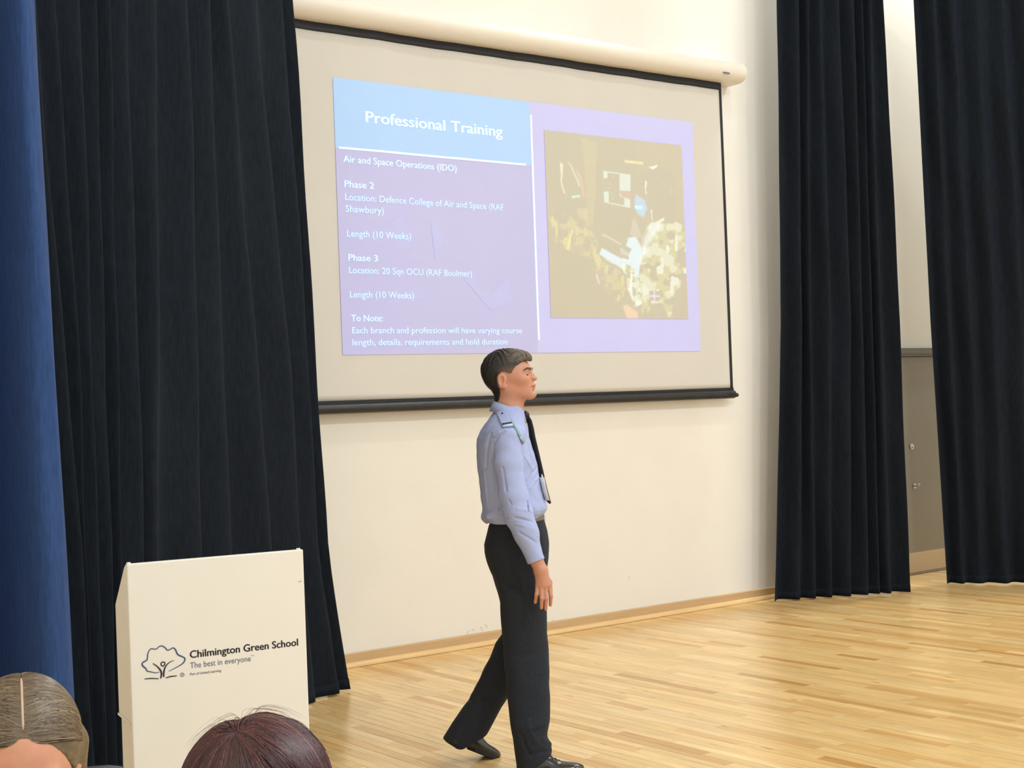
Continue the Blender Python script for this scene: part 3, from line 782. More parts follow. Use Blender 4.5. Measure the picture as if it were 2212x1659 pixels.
# sloping desk and shelf between the wings
sl = math.atan2(ztp-zr, SD-T)
prism('desk_top', [(T+.001, ztp-.055), (T+.001, ztp-.035), (SD, zr-.035), (SD, zr-.055)], 'x', T+.001, PWID-T-.001, M['podium'], lec, .001)
box('shelf', (T+.001, T+.001, zl_), (PWID-T-.001, SD-.01, zl_+.018), M['podium'], lec, .001)
box('base_plate', (-.0, T+.001, 0), (PWID, SD+.12, .02), M['podium'], lec, .002)
for xa in (.006, PWID-.012): tube('corner_dowel', [(xa, .008, ztp-.002), (xa, .008, ztp+.004)], [.007, .005], M['podium'], lec, 10)
tube('panel_scratch', [(pl(645, 1257)[0], -.0004, pl(645, 1257)[2]), (pl(651, 1255)[0], -.0004, pl(651, 1255)[2])], .0007, M['ink_grey'], lec, 5)
U3 = (1, 0, 0); V3 = (0, 0, 1)
def ptext(nm, s, a, b, capx, m, bold=0):
    A_ = pl(*a); B_ = pl(*b); c = pl(a[0], a[1]-capx)
    return put_text(nm, s, (A_[0], -.0008, (A_[2]+B_[2])/2), U3, V3, B_[0]-A_[0], c[2]-A_[2], m, lec, bold)
cx = lambda u, v: (290+u/5.978, 1370+v/5.978)
ptext('school_name', 'Chilmington Green School', cx(718, 306), cx(2117, 148), 16.5, M['ink_dark'], .022)['label'] = 'dark lettering Chilmington Green School'
ptext('motto', 'The best in everyone', cx(722, 440), cx(1505, 348), 13.2, M['ink_grey'], .0)['label'] = 'grey lettering The best in everyone'
ptext('trademark', 'TM', cx(1503, 285), cx(1547, 281), 2.6, M['ink_grey'])
ptext('byline', 'Part of United Learning', cx(722, 528), cx(1122, 486), 5.6, M['ink_grey'], .006)['label'] = 'small grey lettering Part of United Learning'
def stroke(nm, pts, wds, m, closed=False):
    P_ = [pl(*cx(*p)) for p in pts]; n = len(P_); sub = 6; pts2 = []; w2 = []
    ww = wds if hasattr(wds, '__len__') else [wds]*n
    for i in range(n if closed else n-1):
        p0 = P_[(i-1) % n] if (i > 0 or closed) else P_[i]; p1 = P_[i]; p2 = P_[(i+1) % n]; p3 = P_[(i+2) % n] if (i+2 < n or closed) else p2
        for k in range(sub):
            u = k/sub; pts2.append(.5*((2*p1)+(-p0+p2)*u+(2*p0-5*p1+4*p2-p3)*u*u+(-p0+3*p1-3*p2+p3)*u**3)); w2.append(ww[i]+(ww[(i+1) % n]-ww[i])*u)
    if not closed: pts2.append(P_[-1]); w2.append(ww[-1])
    V = []; Q = []; L_ = len(pts2)
    for i, p in enumerate(pts2):
        a = pts2[i-1] if (i > 0 or closed) else p; b = pts2[(i+1) % L_] if (i < L_-1 or closed) else p
        t = (b-a)/(np.linalg.norm(b-a)+1e-9); s = np.array([-t[2], 0, t[0]])*w2[i]/2/5.978*3.9/FPX
        for y in (-.0012, -.0002): V += [p+s+[0, y, 0], p-s+[0, y, 0]]
    for i in range(L_ if closed else L_-1):
        a = 4*i; b = 4*((i+1) % L_)
        Q += [(a, b, b+1, a+1), (a+2, a+3, b+3, b+2), (a, a+2, b+2, b), (a+1, b+1, b+3, a+3)]
    return from_np(nm, np.array(V), np.array(Q), m, lec, False)
stroke('tree_crown_line', [(322, 487), (280, 497), (225, 487), (165, 472), (148, 440), (108, 405), (107, 368), (160, 335), (170, 300), (178, 240), (215, 188), (280, 192), (320, 160), (360, 150), (400, 175), (430, 205), (470, 190), (500, 175), (530, 195), (565, 262), (635, 295), (655, 320), (640, 360), (600, 395), (520, 440), (447, 476)],
       [6, 8, 10, 13, 15, 17, 15, 14, 13, 12, 11, 10, 10, 12, 14, 12, 11, 12, 15, 17, 14, 16, 15, 11, 8, 5], M['ink_blue'])
stroke('tree_trunk_line', [(240, 377), (290, 410), (335, 460), (352, 510), (340, 572)], [9, 14, 20, 22, 12], M['ink_dark'])
stroke('tree_trunk_line', [(513, 338), (455, 362), (408, 410), (385, 470), (380, 552)], [5, 9, 15, 20, 16], M['ink_dark'])
stroke('logo_head', [(345, 390), (352, 365), (375, 358), (395, 368), (390, 395), (368, 412)], 13, M['ink_dark'], True)
stroke('ground_line', [(133, 577), (220, 570), (315, 575)], [8, 13, 9], M['ink_dark'])
stroke('ground_line', [(407, 563), (470, 545), (550, 536)], [9, 14, 9], M['ink_dark'])
stroke('registered_ring', [(620+24*math.cos(2*PI*k/10), 522+24*math.sin(2*PI*k/10)) for k in range(10)], 5, M['ink_grey'], True)
ptext('registered_letter', 'R', cx(611, 533), cx(631, 530), 4, M['ink_grey'])

# ------------------------------------------------------------------ people: shared head shape (faces +x, z up, metres, origin between the ears)
def head_sdf(Q_, detail=True):
    P = Q_.copy(); P[:, 1] = np.abs(P[:, 1]); P[:, 0] = np.where(P[:, 0] > 0, P[:, 0]/1.13, P[:, 0])
    d = ell(P, (-.008, 0, .045), (.094, .076, .092))
    d = smin(d, ell(P, (.040, 0, .010), (.054, .060, .080)), .03)                      # forehead and cheeks
    d = smin(d, cone(P, (.000, .046, -.030), (.076, .014, -.066), .020, .018), .030)      # jaw
    d = smin(d, ell(P, (.086, 0, -.063), (.019, .021, .018)), .018)                      # chin
    d = smin(d, ell(P, (.062, .0, -.030), (.036, .036, .034)), .02)                      # mouth mound
    d = smin(d, ell(P, (.058, .038, .002), (.026, .022, .020)), .018)                    # cheek bone
    d = smin(d, cone(P, (.083, 0, .044), (.078, .040, .042), .010, .009), .014)         # brow ridge
    d = smax(d, -ell(P, (.096, .033, .024), (.014, .017, .011)), .012)                  # eye socket
    d = smin(d, ell(P, (.074, .031, .024), (.014, .015, .012)), .003)                   # eyelid over the eye
    d = smin(d, cone(P, (.087, 0, .034), (.1055, 0, .002), .0078, .0100), .012)           # nose
    d = smin(d, ell(P, (.098, .011, .004), (.010, .0075, .0075)), .005)
    d = smax(d, -ell(P, (.102, .007, -.012), (.005, .0035, .004)), .003)
    d = smin(d, ell(P, (.0955, 0, -.026), (.011, .021, .0068)), .005)                    # lips
    d = smin(d, ell(P, (.0930, 0, -.039), (.011, .019, .0072)), .005)
    d = smax(d, -cone(P, (.108, 0, -.0325), (.089, .025, -.033), .0022, .0016), .002)
    d = smax(d, -ell(P, (.100, 0, -.050), (.010, .020, .006)), .010)
    # ear
    R_ = rotm('Z', -.35)@rotm('Y', .18)
    e = ell(P, (-.012, .080, .008), (.020, .0095, .033), R_)
    e = smin(e, ell(P, (-.004, .077, -.018), (.010, .007, .011)), .006)
    e = smax(e, -ell(P, (-.008, .0885, .010), (.0105, .0095, .019), R_), .003)
    d = smin(d, e, .006)
    return d

skin_base = np.array(lin(200, 143, 117)); 
M['skin'] = mat('skin', (.5, .3, .2), .48, attr='col'); bsdf(M['skin']).inputs['Subsurface Weight'].default_value = .0
noise_tint(M['skin'], freq=60, lo=.96, hi=1.04, bump=.04, dist=.001)
M['shirt'] = noise_tint(mat('pale_blue_shirt_cotton', lin(170, 181, 222), .8, spec=.2), freq=160, lo=.96, hi=1.03, bump=.05, dist=.0008)
M['stripe_light'] = noise_tint(mat('pale_rank_stripe', lin(196, 205, 238), .7), freq=90, lo=.96, hi=1.03)
M['stripe_navy'] = noise_tint(mat('navy_rank_stripe', lin(30, 34, 56), .7), freq=90, lo=.9, hi=1.05)
M['trousers'] = noise_tint(mat('charcoal_trouser_wool', (.027, .031, .040), .85, spec=.08), freq=120, lo=.85, hi=1.15, bump=.06, dist=.001)
bsdf(M['trousers']).inputs['Sheen Weight'].default_value = .05
M['shoe'] = noise_tint(mat('black_shoe_leather', (.012, .012, .013), .16, coat=.5), freq=25, lo=.8, hi=1.2)
M['sole'] = noise_tint(mat('black_rubber_sole', (.012, .012, .012), .7), freq=25, lo=.8, hi=1.2)
M['tie'] = noise_tint(mat('black_tie_cloth', (.009, .009, .010), .55), freq=150, lo=.8, hi=1.2)
M['lanyard'] = noise_tint(mat('teal_lanyard_ribbon', lin(136, 168, 174), .6), freq=90, lo=.9, hi=1.1)
M['badge'] = noise_tint(mat('white_badge_card', lin(238, 238, 240), .3), freq=20, lo=.97, hi=1.02)
M['belt'] = noise_tint(mat('grey_brown_belt_webbing', lin(120, 106, 92), .6), freq=120, lo=.9, hi=1.1)
def hair_mat(name, dark, light, rough=.45, scale=(1, 1, 1), freq=60):
    m = mat(name, dark, rough); b = bsdf(m)
    tc = nd(m, 'ShaderNodeTexCoord'); mp = nd(m, 'ShaderNodeMapping'); mp.inputs['Scale'].default_value = scale
    lk(m, tc.outputs['Object'], mp.inputs['Vector']); n = nd(m, 'ShaderNodeTexNoise'); n.inputs['Scale'].default_value = freq; n.inputs['Detail'].default_value = 4
    lk(m, mp.outputs[0], n.inputs['Vector']); mr = nd(m, 'ShaderNodeMapRange'); mr.inputs['From Min'].default_value = .35; mr.inputs['From Max'].default_value = .68
    lk(m, n.outputs['Fac'], mr.inputs['Value']); mx = nd(m, 'ShaderNodeMix', data_type='RGBA'); mx.inputs[6].default_value = (*dark, 1); mx.inputs[7].default_value = (*light, 1)
    lk(m, mr.outputs[0], mx.inputs[0]); lk(m, mx.outputs[2], b.inputs['Base Color'])
    return m

# ------------------------------------------------------------------ the speaker walking to the right
FR = Frame(1120, 1400, 6.10); L = FR.L
man = empty('person', tuple(FR.O), FR.rz)
tag(man, 'person in pale blue shirt, black tie and dark trousers walking past the screen', 'person')
HC_ = L(1097, 826); HTILT = math.radians(-5)
HR = rotm('Z', -.19)@rotm('Y', HTILT)      # columns: head axes in body space
def headfn(P): return head_sdf((P-HC_)@HR)
nk0, nk1 = L(1098, 850), L(1098, 905)
SH = [L(1104, 948, -.17), L(1100, 1000, -.205), L(1112, 1080, -.225), L(1124, 1122, -.235), L(1146, 1180, -.245), L(1158, 1213, -.25)]
WR, KN = L(1163, 1220, -.25), L(1174, 1262, -.255)
fing = [([(1161, 1264), (1159, 1284), (1156.5, 1301)], (.0085, .008, .0068), -.262),
        ([(1169, 1267), (1170, 1292), (1169.5, 1313)], (.009, .0085, .007), -.268),
        ([(1178, 1267), (1180, 1293), (1179, 1316)], (.009, .0085, .007), -.262),
        ([(1186, 1264), (1190, 1287), (1189, 1307)], (.009, .0085, .007), -.250)]
def handfn(P):
    d = smin(cone(P, L(1161, 1210, -.25), L(1166, 1228, -.252), .026, .025), cone(P, L(1166, 1232, -.252), L(1164, 1262, -.258), .020, .014), .02)
    d = smin(d, cone(P, L(1170, 1232, -.252), L(1184, 1262, -.252), .020, .014), .02)
    d = smin(d, cone(P, L(1170, 1235, -.252), L(1174, 1264, -.260), .020, .014), .02)
    for pts, rr, y in fing:
        d = smin(d, chain(P, [L(pts[0][0], pts[0][1], y+.004), L(*pts[1], y-.006), L(*pts[2], y+.008)], rr, .004), .006)
    d = smin(d, chain(P, [L(1172, 1236, -.232), L(1187, 1258, -.218), L(1190, 1280, -.212)], (.016, .011, .008), .006), .012)
    d = smin(d, ell(P, L(1190, 1268, -.245), (.007, .008, .008)), .004)
    return d
def bodyfn(P):
    d = near(P, HC_, .26, headfn); d = smin(d, cone(P, nk0, nk1, .056, .060), .03)
    d = smin(d, cone(P, L(1114, 858), L(1110, 892), .036, .038), .02)
    d = smin(d, cone(P, L(1092, 935), L(1105, 1100), .066, .066), .03)
    for s in (-1, 1): d = smin(d, cone(P, L(1094, 930, 0), L(1098, 948, s*.14), .042, .040), .03)
    d = smin(d, chain(P, SH, (.045, .042, .038, .034, .028, .026), .02), .03)
    d = smin(d, chain(P, [L(1105, 948, .17), L(1110, 1060, .2), L(1130, 1160, .2)], (.045, .04, .028), .02), .03)
    d = smin(d, near(P, L(1172, 1262, -.25), .2, handfn), .012)
    lh = cone(P, L(1133, 1175, .2), L(1142, 1235, .2), .026, .022)
    for k, a in enumerate((-14, -5, 4, 12)): lh = smin(lh, cone(P, L(1142+a, 1238, .2), L(1144+a, 1280, .2), .010, .008), .008)
    d = smin(d, smin(lh, cone(P, L(1143, 1215, .19), L(1158, 1255, .185), .012, .009), .01), .012)
    d = smin(d, chain(P, [L(1118, 1160, -.09), L(1132, 1350, -.1), L(1146, 1600, -.15)], (.06, .05, .035), .03), .05)
    d = smin(d, chain(P, [L(1110, 1160, .09), L(1118, 1360, .1), L(1072, 1480, .1), L(1022, 1575, .1)], (.06, .045, .04, .03), .03), .05)
    return d
gx = grid_axis((-.26, .006), (-.15, .0022), (.17, .006), (.22,))
gy = grid_axis((-.30, .0024), (.09, .006), (.26,))
zh0, zh1 = L(1170, 1330)[2], L(1170, 1205)[2]; zk = L(1098, 900)[2]
gz = grid_axis((L(1100, 1620)[2], .009), (zh0, .0024), (zh1, .009), (zk, .0021), (L(1100, 735)[2],))
V, Q = mesh_sdf(bodyfn, gx, gy, gz)
# skin tints: lips, lids, ear rim
hq = (V-HC_)@HR; hq[:, 0] = np.where(hq[:, 0] > 0, hq[:, 0]/1.13, hq[:, 0]); ay = np.abs(hq[:, 1])
c = np.tile(skin_base, (len(V), 1))
def blend(mask, col):
    global c
    c = c*(1-mask[:, None])+np.array(col)*mask[:, None]
sm = lambda d, w: np.clip(.5-d/w, 0, 1)
hy = np.stack([hq[:, 0], ay, hq[:, 2]], 1)
blend(sm(ell(hy, (.098, 0, -.032), (.014, .022, .0115)), .004)*.5, lin(172, 98, 86))
blend(sm(ell(hy, (.060, .050, -.010), (.05, .03, .03)), .03)*.35, lin(204, 128, 102))
blend(sm(cone(hy, (.094, .022, .0185), (.078, .046, .020), .0030, .0024), .002)*.9, lin(58, 38, 32))
blend(sm(ell(hy, (.086, .034, .0215), (.008, .008, .0040)), .002)*.8, lin(70, 52, 46))
blend(sm(ell(hy, (-.012, .086, .008), (.02, .012, .033)), .006)*.35, lin(206, 128, 108))
hd_ = V[:, 2] < zh1+.02
body = from_np('body', V, Q, M['skin'], man, True, c)

# brows
def hb(x, y, z): return HC_+HR@np.array([x*1.13, y, z])
for s in (-1, 1):
    bpts = [hb(.0960, s*.015, .041), hb(.0950, s*.027, .0470), hb(.0880, s*.0415, .0480), hb(.0765, s*.0545, .041)]
    o = tube('eyebrow', bpts, [.0030, .0048, .0045, .0022], None, man, 8)
    o.data.materials.append(M.setdefault('brow', hair_mat('brown_brow_hair', lin(52, 38, 30), lin(84, 64, 48), freq=200)))

# hair: cropped back and sides, longer swept top
hl = [L(*p) for p in [(1146, 781), (1138, 779), (1130, 781), (1122, 786), (1113, 792), (1108, 800), (1105, 807), (1099, 807), (1092, 804), (1083, 803), (1077, 808), (1075, 816), (1077, 828), (1080, 838), (1081, 850), (1079, 862), (1072, 876), (1055, 876), (1020, 850), (1020, 720), (1190, 720), (1190, 770)]]
hlp = [(p[0], p[2]) for p in hl]
def hairfn(P):
    h = headfn(P); q = (P-HC_)@HR
    skull = ell(np.stack([q[:, 0], np.abs(q[:, 1]), q[:, 2]], 1), (-.010, 0, .045), (.096, .076, .092))
    th = .004+.006*np.clip((q[:, 2]-.02)/.06, 0, 1)
    h = smin(h, cone(P, nk0, nk1, .056, .060), .03); d = np.minimum(h, skull+.001)-th
    top = ell(P, L(1092, 783), (.082, .064, .052), rotm('Y', -.10))
    top = smin(top, ell(P, L(1122, 772), (.046, .055, .030), rotm('Y', .15)), .03)
    top = smin(top, ell(P, L(1137, 774), (.022, .045, .019), rotm('Y', .75)), .02)
    d = smin(d, top, .012)
    fl_ = .0018*np.sin(210*q[:, 1]+40*q[:, 0]+5*np.sin(q[:, 0]*60))*np.clip((q[:, 2]-.07)/.03, 0, 1)+.0010*np.sin(420*(q[:, 1]+.5*q[:, 2])+55*np.sin(q[:, 0]*22))*np.clip((q[:, 2]-.03)/.04, 0, 1)
    d = d+fl_
    reg = poly2d(P[:, 0], P[:, 2], hlp)
    return smax(d, reg, .006)
lo_, hi_ = L(1035, 880), L(1175, 735)
V, Q = mesh_sdf(hairfn, np.arange(lo_[0], hi_[0], .0017), np.arange(-.1, .1, .0019), np.arange(lo_[2], hi_[2], .0017))
hq = (V-HC_)@HR
dk = np.array(lin(40, 37, 37)); lt = np.array(lin(112, 96, 74)); fade = np.array(lin(138, 102, 80))
str_ = .5+.5*np.sin(330*hq[:, 1]+60*hq[:, 2]+7*np.sin(hq[:, 0]*40))
front = np.clip((hq[:, 0]-.0)/.07, 0, 1)*np.clip((hq[:, 2]-.07)/.03, 0, 1)
c = dk*(1-(front*(.45+.5*str_))[:, None])+lt*(front*(.45+.5*str_))[:, None]
fd = np.clip((.075-hq[:, 2])/.05, 0, 1)*np.clip((hq[:, 0]+.030)/.04, 0, 1)
c = c*(1-.85*fd[:, None])+fade*.85*fd[:, None]
M['hair_short'] = mat('short_brown_hair', (.05, .04, .03), .5, attr='col'); noise_tint(M['hair_short'], (1, 3, 1), 130, .7, 1.3, bump=.3, dist=.002)
o = from_np('hair', V, Q, M['hair_short'], man, True, c); o['label'] = 'short dark hair, lighter and swept up at the front'

# shirt -------------------------------------------------
def rows_px(rows):
    out = []
    for py, a, b, yc, hy in rows:
        l_, r_ = L(a, py, yc), L(b, py, yc); out.append(((l_[2]+r_[2])/2, l_[0], r_[0], yc, hy))
    return out
torso = rows_px([(874, 1072, 1122, 0, .055), (884, 1069, 1130, 0, .066), (892, 1064, 1132, 0, .085), (902, 1057, 1133, 0, .115), (915, 1047, 1136, 0, .150), (930, 1037, 1139, 0, .178), (945, 1031, 1143, 0, .190), (960, 1029, 1147, 0, .192),
                 (980, 1029.5, 1154, 0, .188), (1000, 1030.5, 1160, 0, .182), (1020, 1032.5, 1163, 0, .176), (1040, 1035, 1166, 0, .172), (1060, 1037.5, 1170, 0, .170), (1080, 1039.5, 1176, 0, .170),
                 (1092, 1042, 1182, 0, .170), (1100, 1042.5, 1183, 0, .168), (1108, 1043, 1179, 0, .165), (1116, 1045, 1172, 0, .158), (1126, 1052, 1166, 0, .150)])
slv = [L(1098, 950, -.165), L(1098, 1000, -.195), L(1109, 1070, -.215), L(1120, 1112, -.225), L(1136, 1150, -.235), L(1149, 1188, -.245)]
slr = (.062, .057, .057, .058, .050, .040)
cuf0, cuf1 = L(1150, 1190, -.246), L(1158.5, 1213, -.25)
cufd = cuf1-cuf0; cufd /= np.linalg.norm(cufd)
CRE = []   # (points, radius, sign) creases in the cloth
def shirt_raw(P):
    d = sl_stack(P, torso, 2.25)
    for s in (-1, 1): d = smin(d, ell(P, L(1094, 938, s*.135), (.075, .075, .050)), .03)
    d = smin(d, chain(P, slv, slr, .02), .022)
    d = smin(d, chain(P, [L(1103, 950, .165), L(1108, 1030, .2), L(1120, 1100, .21), L(1135, 1170, .2)], (.062, .057, .055, .036), .02), .022)
    d = smin(d, cone(P, cuf0, cuf1+(cuf1-cuf0)*.8, .0385, .037), .003)
    # soft blouse over the belt at the back
    d = smin(d, chain(P, [L(1056, 1116, -.12), L(1050, 1118, -.03), L(1050, 1118, .05)], (.012, .018, .015), .01), .02)
    return d
def shirt_mid(P):
    d = shirt_raw(P)
    w = .0022*np.sin(58*P[:, 0]+46*P[:, 2]+3*np.sin(30*P[:, 1]+9*P[:, 2]))+.0016*np.sin(95*P[:, 2]-60*P[:, 0]+4*np.sin(22*P[:, 0]))
    return d+w*.35
for pts, r, sgn in [([(1091, 926), (1078, 934), (1066, 940)], .007, -1), ([(1090, 932), (1074, 944), (1062, 948)], .006, 1), ([(1075, 945), (1066, 962), (1064, 980)], .008, 1), ([(1060, 938), (1052, 970), (1050, 1010)], .009, 1),
                    ([(1068, 985), (1062, 1020), (1066, 1060)], .008, 1), ([(1128, 960), (1129, 1000), (1128, 1020)], .008, 1), ([(1133, 985), (1142, 1000), (1148, 1012)], .007, -1), ([(1140, 1040), (1150, 1022), (1160, 1010)], .007, 1),
                    ([(1145, 1055), (1156, 1038), (1163, 1030)], .006, -1), ([(1118, 1100), (1136, 1102), (1150, 1106)], .007, -1), ([(1112, 1118), (1128, 1122), (1150, 1128)], .007, 1), ([(1116, 1132), (1130, 1135), (1152, 1144)], .006, -1),
                    ([(1122, 1150), (1138, 1160), (1158, 1172)], .006, 1), ([(1140, 1085), (1142, 1095), (1143, 1104)], .004, 1), ([(1063, 1105), (1075, 1100), (1088, 1102)], .007, -1), ([(1072, 1112), (1084, 1116), (1096, 1120)], .006, 1),
                    ([(1070, 1000), (1074, 1040), (1080, 1080)], .006, -1), ([(1086, 1010), (1092, 1050), (1104, 1090)], .006, 1), ([(1046, 1020), (1050, 1060), (1054, 1095)], .008, -1), ([(1140, 960), (1146, 985), (1152, 1003)], .006, 1)]:
    CRE.append(([FR.hit(shirt_raw, *p) for p in pts], r, sgn))
def shirtfn(P):
    d = shirt_mid(P)
    for pts, r, sgn in CRE:
        d = d+sgn*.0080*crease(P, pts, r*.66)
    # arm gap and cuff opening
    d = smax(d, np.where(((P-cuf1)**2).sum(1) < .09**2, (P-cuf1)@cufd, -1), .003)
    # neck opening
    return d
g1, g2 = L(1020, 1235), L(1200, 872)
V, Q = mesh_sdf(shirtfn, np.arange(g1[0], g2[0], .0028), np.arange(-.305, .285, .0032), np.arange(g1[2], g2[2], .0028))
V = relax(V, Q, 1, .4)
from_np('shirt', V, Q, M['shirt'], man)
# collar: a folded band around the neck
def ring_strip(nm, top, bot, m, thick=.003, n=48, parent=man):
    """top/bot: functions angle-> local point; closed band with thickness"""
    V = []; Q = []
    for k in range(n+1):
        a = -PI+2*PI*k/n; t_, b_ = top(a), bot(a); o_ = np.array([math.cos(a), math.sin(a), 0])*thick
        V += [t_, b_, t_+o_, b_+o_]
    for k in range(n):
        a = 4*k; b = a+4; Q += [(a, b, b+1, a+1), (a+2, a+3, b+3, b+2), (a, a+2, b+2, b), (a+1, b+1, b+3, a+3)]
    Q += [(0, 1, 3, 2), (4*n, 4*n+2, 4*n+3, 4*n+1)]
    return from_np(nm, np.array(V), np.array(Q), m, parent)
cb_t, cf_t = L(1067, 866), L(1131, 889); cb_b, cf_b = L(1063, 888), L(1132, 914)
def ctop(a):
    f = (1+math.cos(a))/2; c_ = (cb_t+cf_t)/2; r = (cf_t[0]-cb_t[0])/2
    z = cb_t[2]+(cf_t[2]-cb_t[2])*f; return np.array([c_[0]+r*math.cos(a), .066*math.sin(a), z])
def cbot(a):
    f = (1+math.cos(a))/2; c_ = (cb_b+cf_b)/2; r = (cf_b[0]-cb_b[0])/2+.010
    z = cb_b[2]+(cf_b[2]-cb_b[2])*f**1.2; return np.array([c_[0]+r*math.cos(a), .080*math.sin(a), z])
ring_strip('collar', ctop, cbot, M['shirt'])

def on_shirt(px, py, off=.004):
    return FR.hit(shirtfn, px, py, off=off)
def patch(nm, corners, m, nu=8, nv=8, off=.004, thick=.003, parent=man, fn=shirtfn):
    """a strip of cloth lying on the shirt, given by its four picture corners"""
    V = []; 
    c_, r_ = FR.camray(1100, 950); dirn = -r_/np.linalg.norm(r_)
    for lay in (0, 1):
        for i in range(nv+1):
            for j in range(nu+1):
                u, v = j/nu, i/nv
                p = (1-v)*((1-u)*np.array(corners[0])+u*np.array(corners[1]))+v*((1-u)*np.array(corners[3])+u*np.array(corners[2]))
                V.append(FR.hit(fn, *p, off=off if lay else off-thick))
    N = (nu+1)*(nv+1); Q = []
    for i in range(nv):
        for j in range(nu):
            a = i*(nu+1)+j; Q += [(N+a, N+a+nu+1, N+a+nu+2, N+a+1), (a, a+1, a+nu+2, a+nu+1)]
    for j in range(nu):
        a = j; Q.append((a, N+a, N+a+1, a+1)); a = nv*(nu+1)+j; Q.append((a, a+1, N+a+1, N+a))
    for i in range(nv):
        a = i*(nu+1); Q.append((a, a+nu+1, N+a+nu+1, N+a)); a += nu; Q.append((a, N+a, N+a+nu+1, a+nu+1))
    return from_np(nm, np.array(V), np.array(Q), m, parent)
ep = patch('epaulette', [(1068, 884), (1093, 887), (1109, 921), (1086, 924)], M['shirt'], off=.007, thick=.006)
patch('rank_stripe', [(1083.5, 914.5), (1104.5, 911), (1106.5, 914.5), (1085, 917.5)], M['stripe_navy'], 8, 2, off=.0085, thick=.003, parent=ep)
patch('rank_stripe', [(1085, 917.5), (1106.5, 914.5), (1108.5, 919), (1086.5, 922)], M['stripe_light'], 8, 2, off=.0083, thick=.003, parent=ep)
q = on_shirt(1085, 893, .009); o = tube('epaulette_button', [q+np.array([0, .002, 0]), q+np.array([0, -.003, 0])], [.0045, .004], M['stripe_navy'], ep, 10)
# lanyard: over the collar foot and down the chest, hidden behind the tie
def both(P): return shirtfn(P)
lp = [(1067, 876), (1076, 882), (1088, 891), (1100, 904), (1112, 920), (1122, 938), (1131, 958)]
def band(nm, cen, wpx, m, off, thick=.002, fn=shirtfn, parent=man):
    V = []; n = len(cen)
    for lay in (0, 1):
        for i, p in enumerate(cen):
            a = np.array(cen[max(i-1, 0)], float); b = np.array(cen[min(i+1, n-1)], float); t = (b-a)/np.linalg.norm(b-a); s = np.array([-t[1], t[0]])*wpx/2
            for e in (s, -s): V.append(FR.hit(fn, *(np.array(p)+e), off=off if lay else off-thick))
    N = 2*n; Q = []
    for i in range(n-1):
        a = 2*i; Q += [(N+a, N+a+2, N+a+3, N+a+1), (a, a+1, a+3, a+2), (a, a+2, N+a+2, N+a), (a+1, N+a+1, N+a+3, a+3)]
    Q += [(0, N, N+1, 1), (2*n-2, 2*n-1, N+2*n-1, N+2*n-2)]
    return from_np(nm, np.array(V), np.array(Q), m, parent)
def collar_or_shirt(P):
    d = shirtfn(P); e = ell(P, (cb_b+cf_b)/2+np.array([0, 0, -.0]), (.076, .086, .045))
    return np.minimum(d, e)
band('lanyard', lp, 6, M['lanyard'], .005, fn=collar_or_shirt)['label'] = 'teal lanyard ribbon'
patch('placket_edge', [(1140, 1080), (1143.5, 1080), (1145, 1104), (1142, 1104)], M['shirt'], 2, 6, off=.004, thick=.003)

# tie: hangs slightly clear of the shirt front
def ribbon(nm, pts, wid, wdir, thick, m, parent=man):
    V = []; Q = []; n = len(pts); wdir = np.array(wdir, float); wdir /= np.linalg.norm(wdir)
    for i, p in enumerate(pts):
        a = pts[max(i-1, 0)]; b = pts[min(i+1, n-1)]; t = (b-a)/np.linalg.norm(b-a); nn = np.cross(t, wdir); nn /= np.linalg.norm(nn)
        w = wid[i]/2*wdir
        V += [p-w+nn*thick/2, p+nn*thick*1.2, p+w+nn*thick/2, p+w-nn*thick/2, p-nn*thick*.6, p-w-nn*thick/2]
    for i in range(n-1):
        for k in range(6): Q.append((6*i+k, 6*i+(k+1) % 6, 6*i+6+(k+1) % 6, 6*i+6+k))
    o = from_np(nm, np.array(V), np.array(Q), m, parent, True)
    bm = bmesh.new(); bm.from_mesh(o.data); bmesh.ops.holes_fill(bm, edges=bm.edges[:]); bmesh.ops.recalc_face_normals(bm, faces=bm.faces[:]); bm.to_mesh(o.data); bm.free()
    return o
tp = [L(*p) for p in [(1137, 897), (1143, 908), (1147, 925), (1150, 945), (1154, 965), (1158, 985), (1162, 1005), (1166, 1025), (1169, 1042), (1173, 1060), (1179, 1074), (1189, 1087)]]
tie = ribbon('tie', tp, [.030, .036, .040, .044, .050, .055, .060, .064, .068, .070, .055, .006], (.52, -.86, 0), .005, M['tie'])
kn = L(1136, 894); o = tube('tie_knot', [L(1131, 890), L(1136, 896), L(1140, 906)], [.012, .016, .011], M['tie'], man, 10)
bc = [L(1169.5, 1030), L(1172, 1045), L(1176, 1062), L(1181, 1079)]
bd = ribbon('badge', [b_+np.array([-.002, -.048, 0]) for b_ in bc], [.05]*4, (.50, -.87, 0), .002, M['badge']); bd['label'] = 'white identity card on the lanyard'
q = L(1168, 1028); tube('badge_clip', [q+np.array([.004, -.025, .01]), q+np.array([.006, -.028, -.005]), q+np.array([.010, -.03, -.012])], [.004, .005, .003], M['steel'], bd, 8)

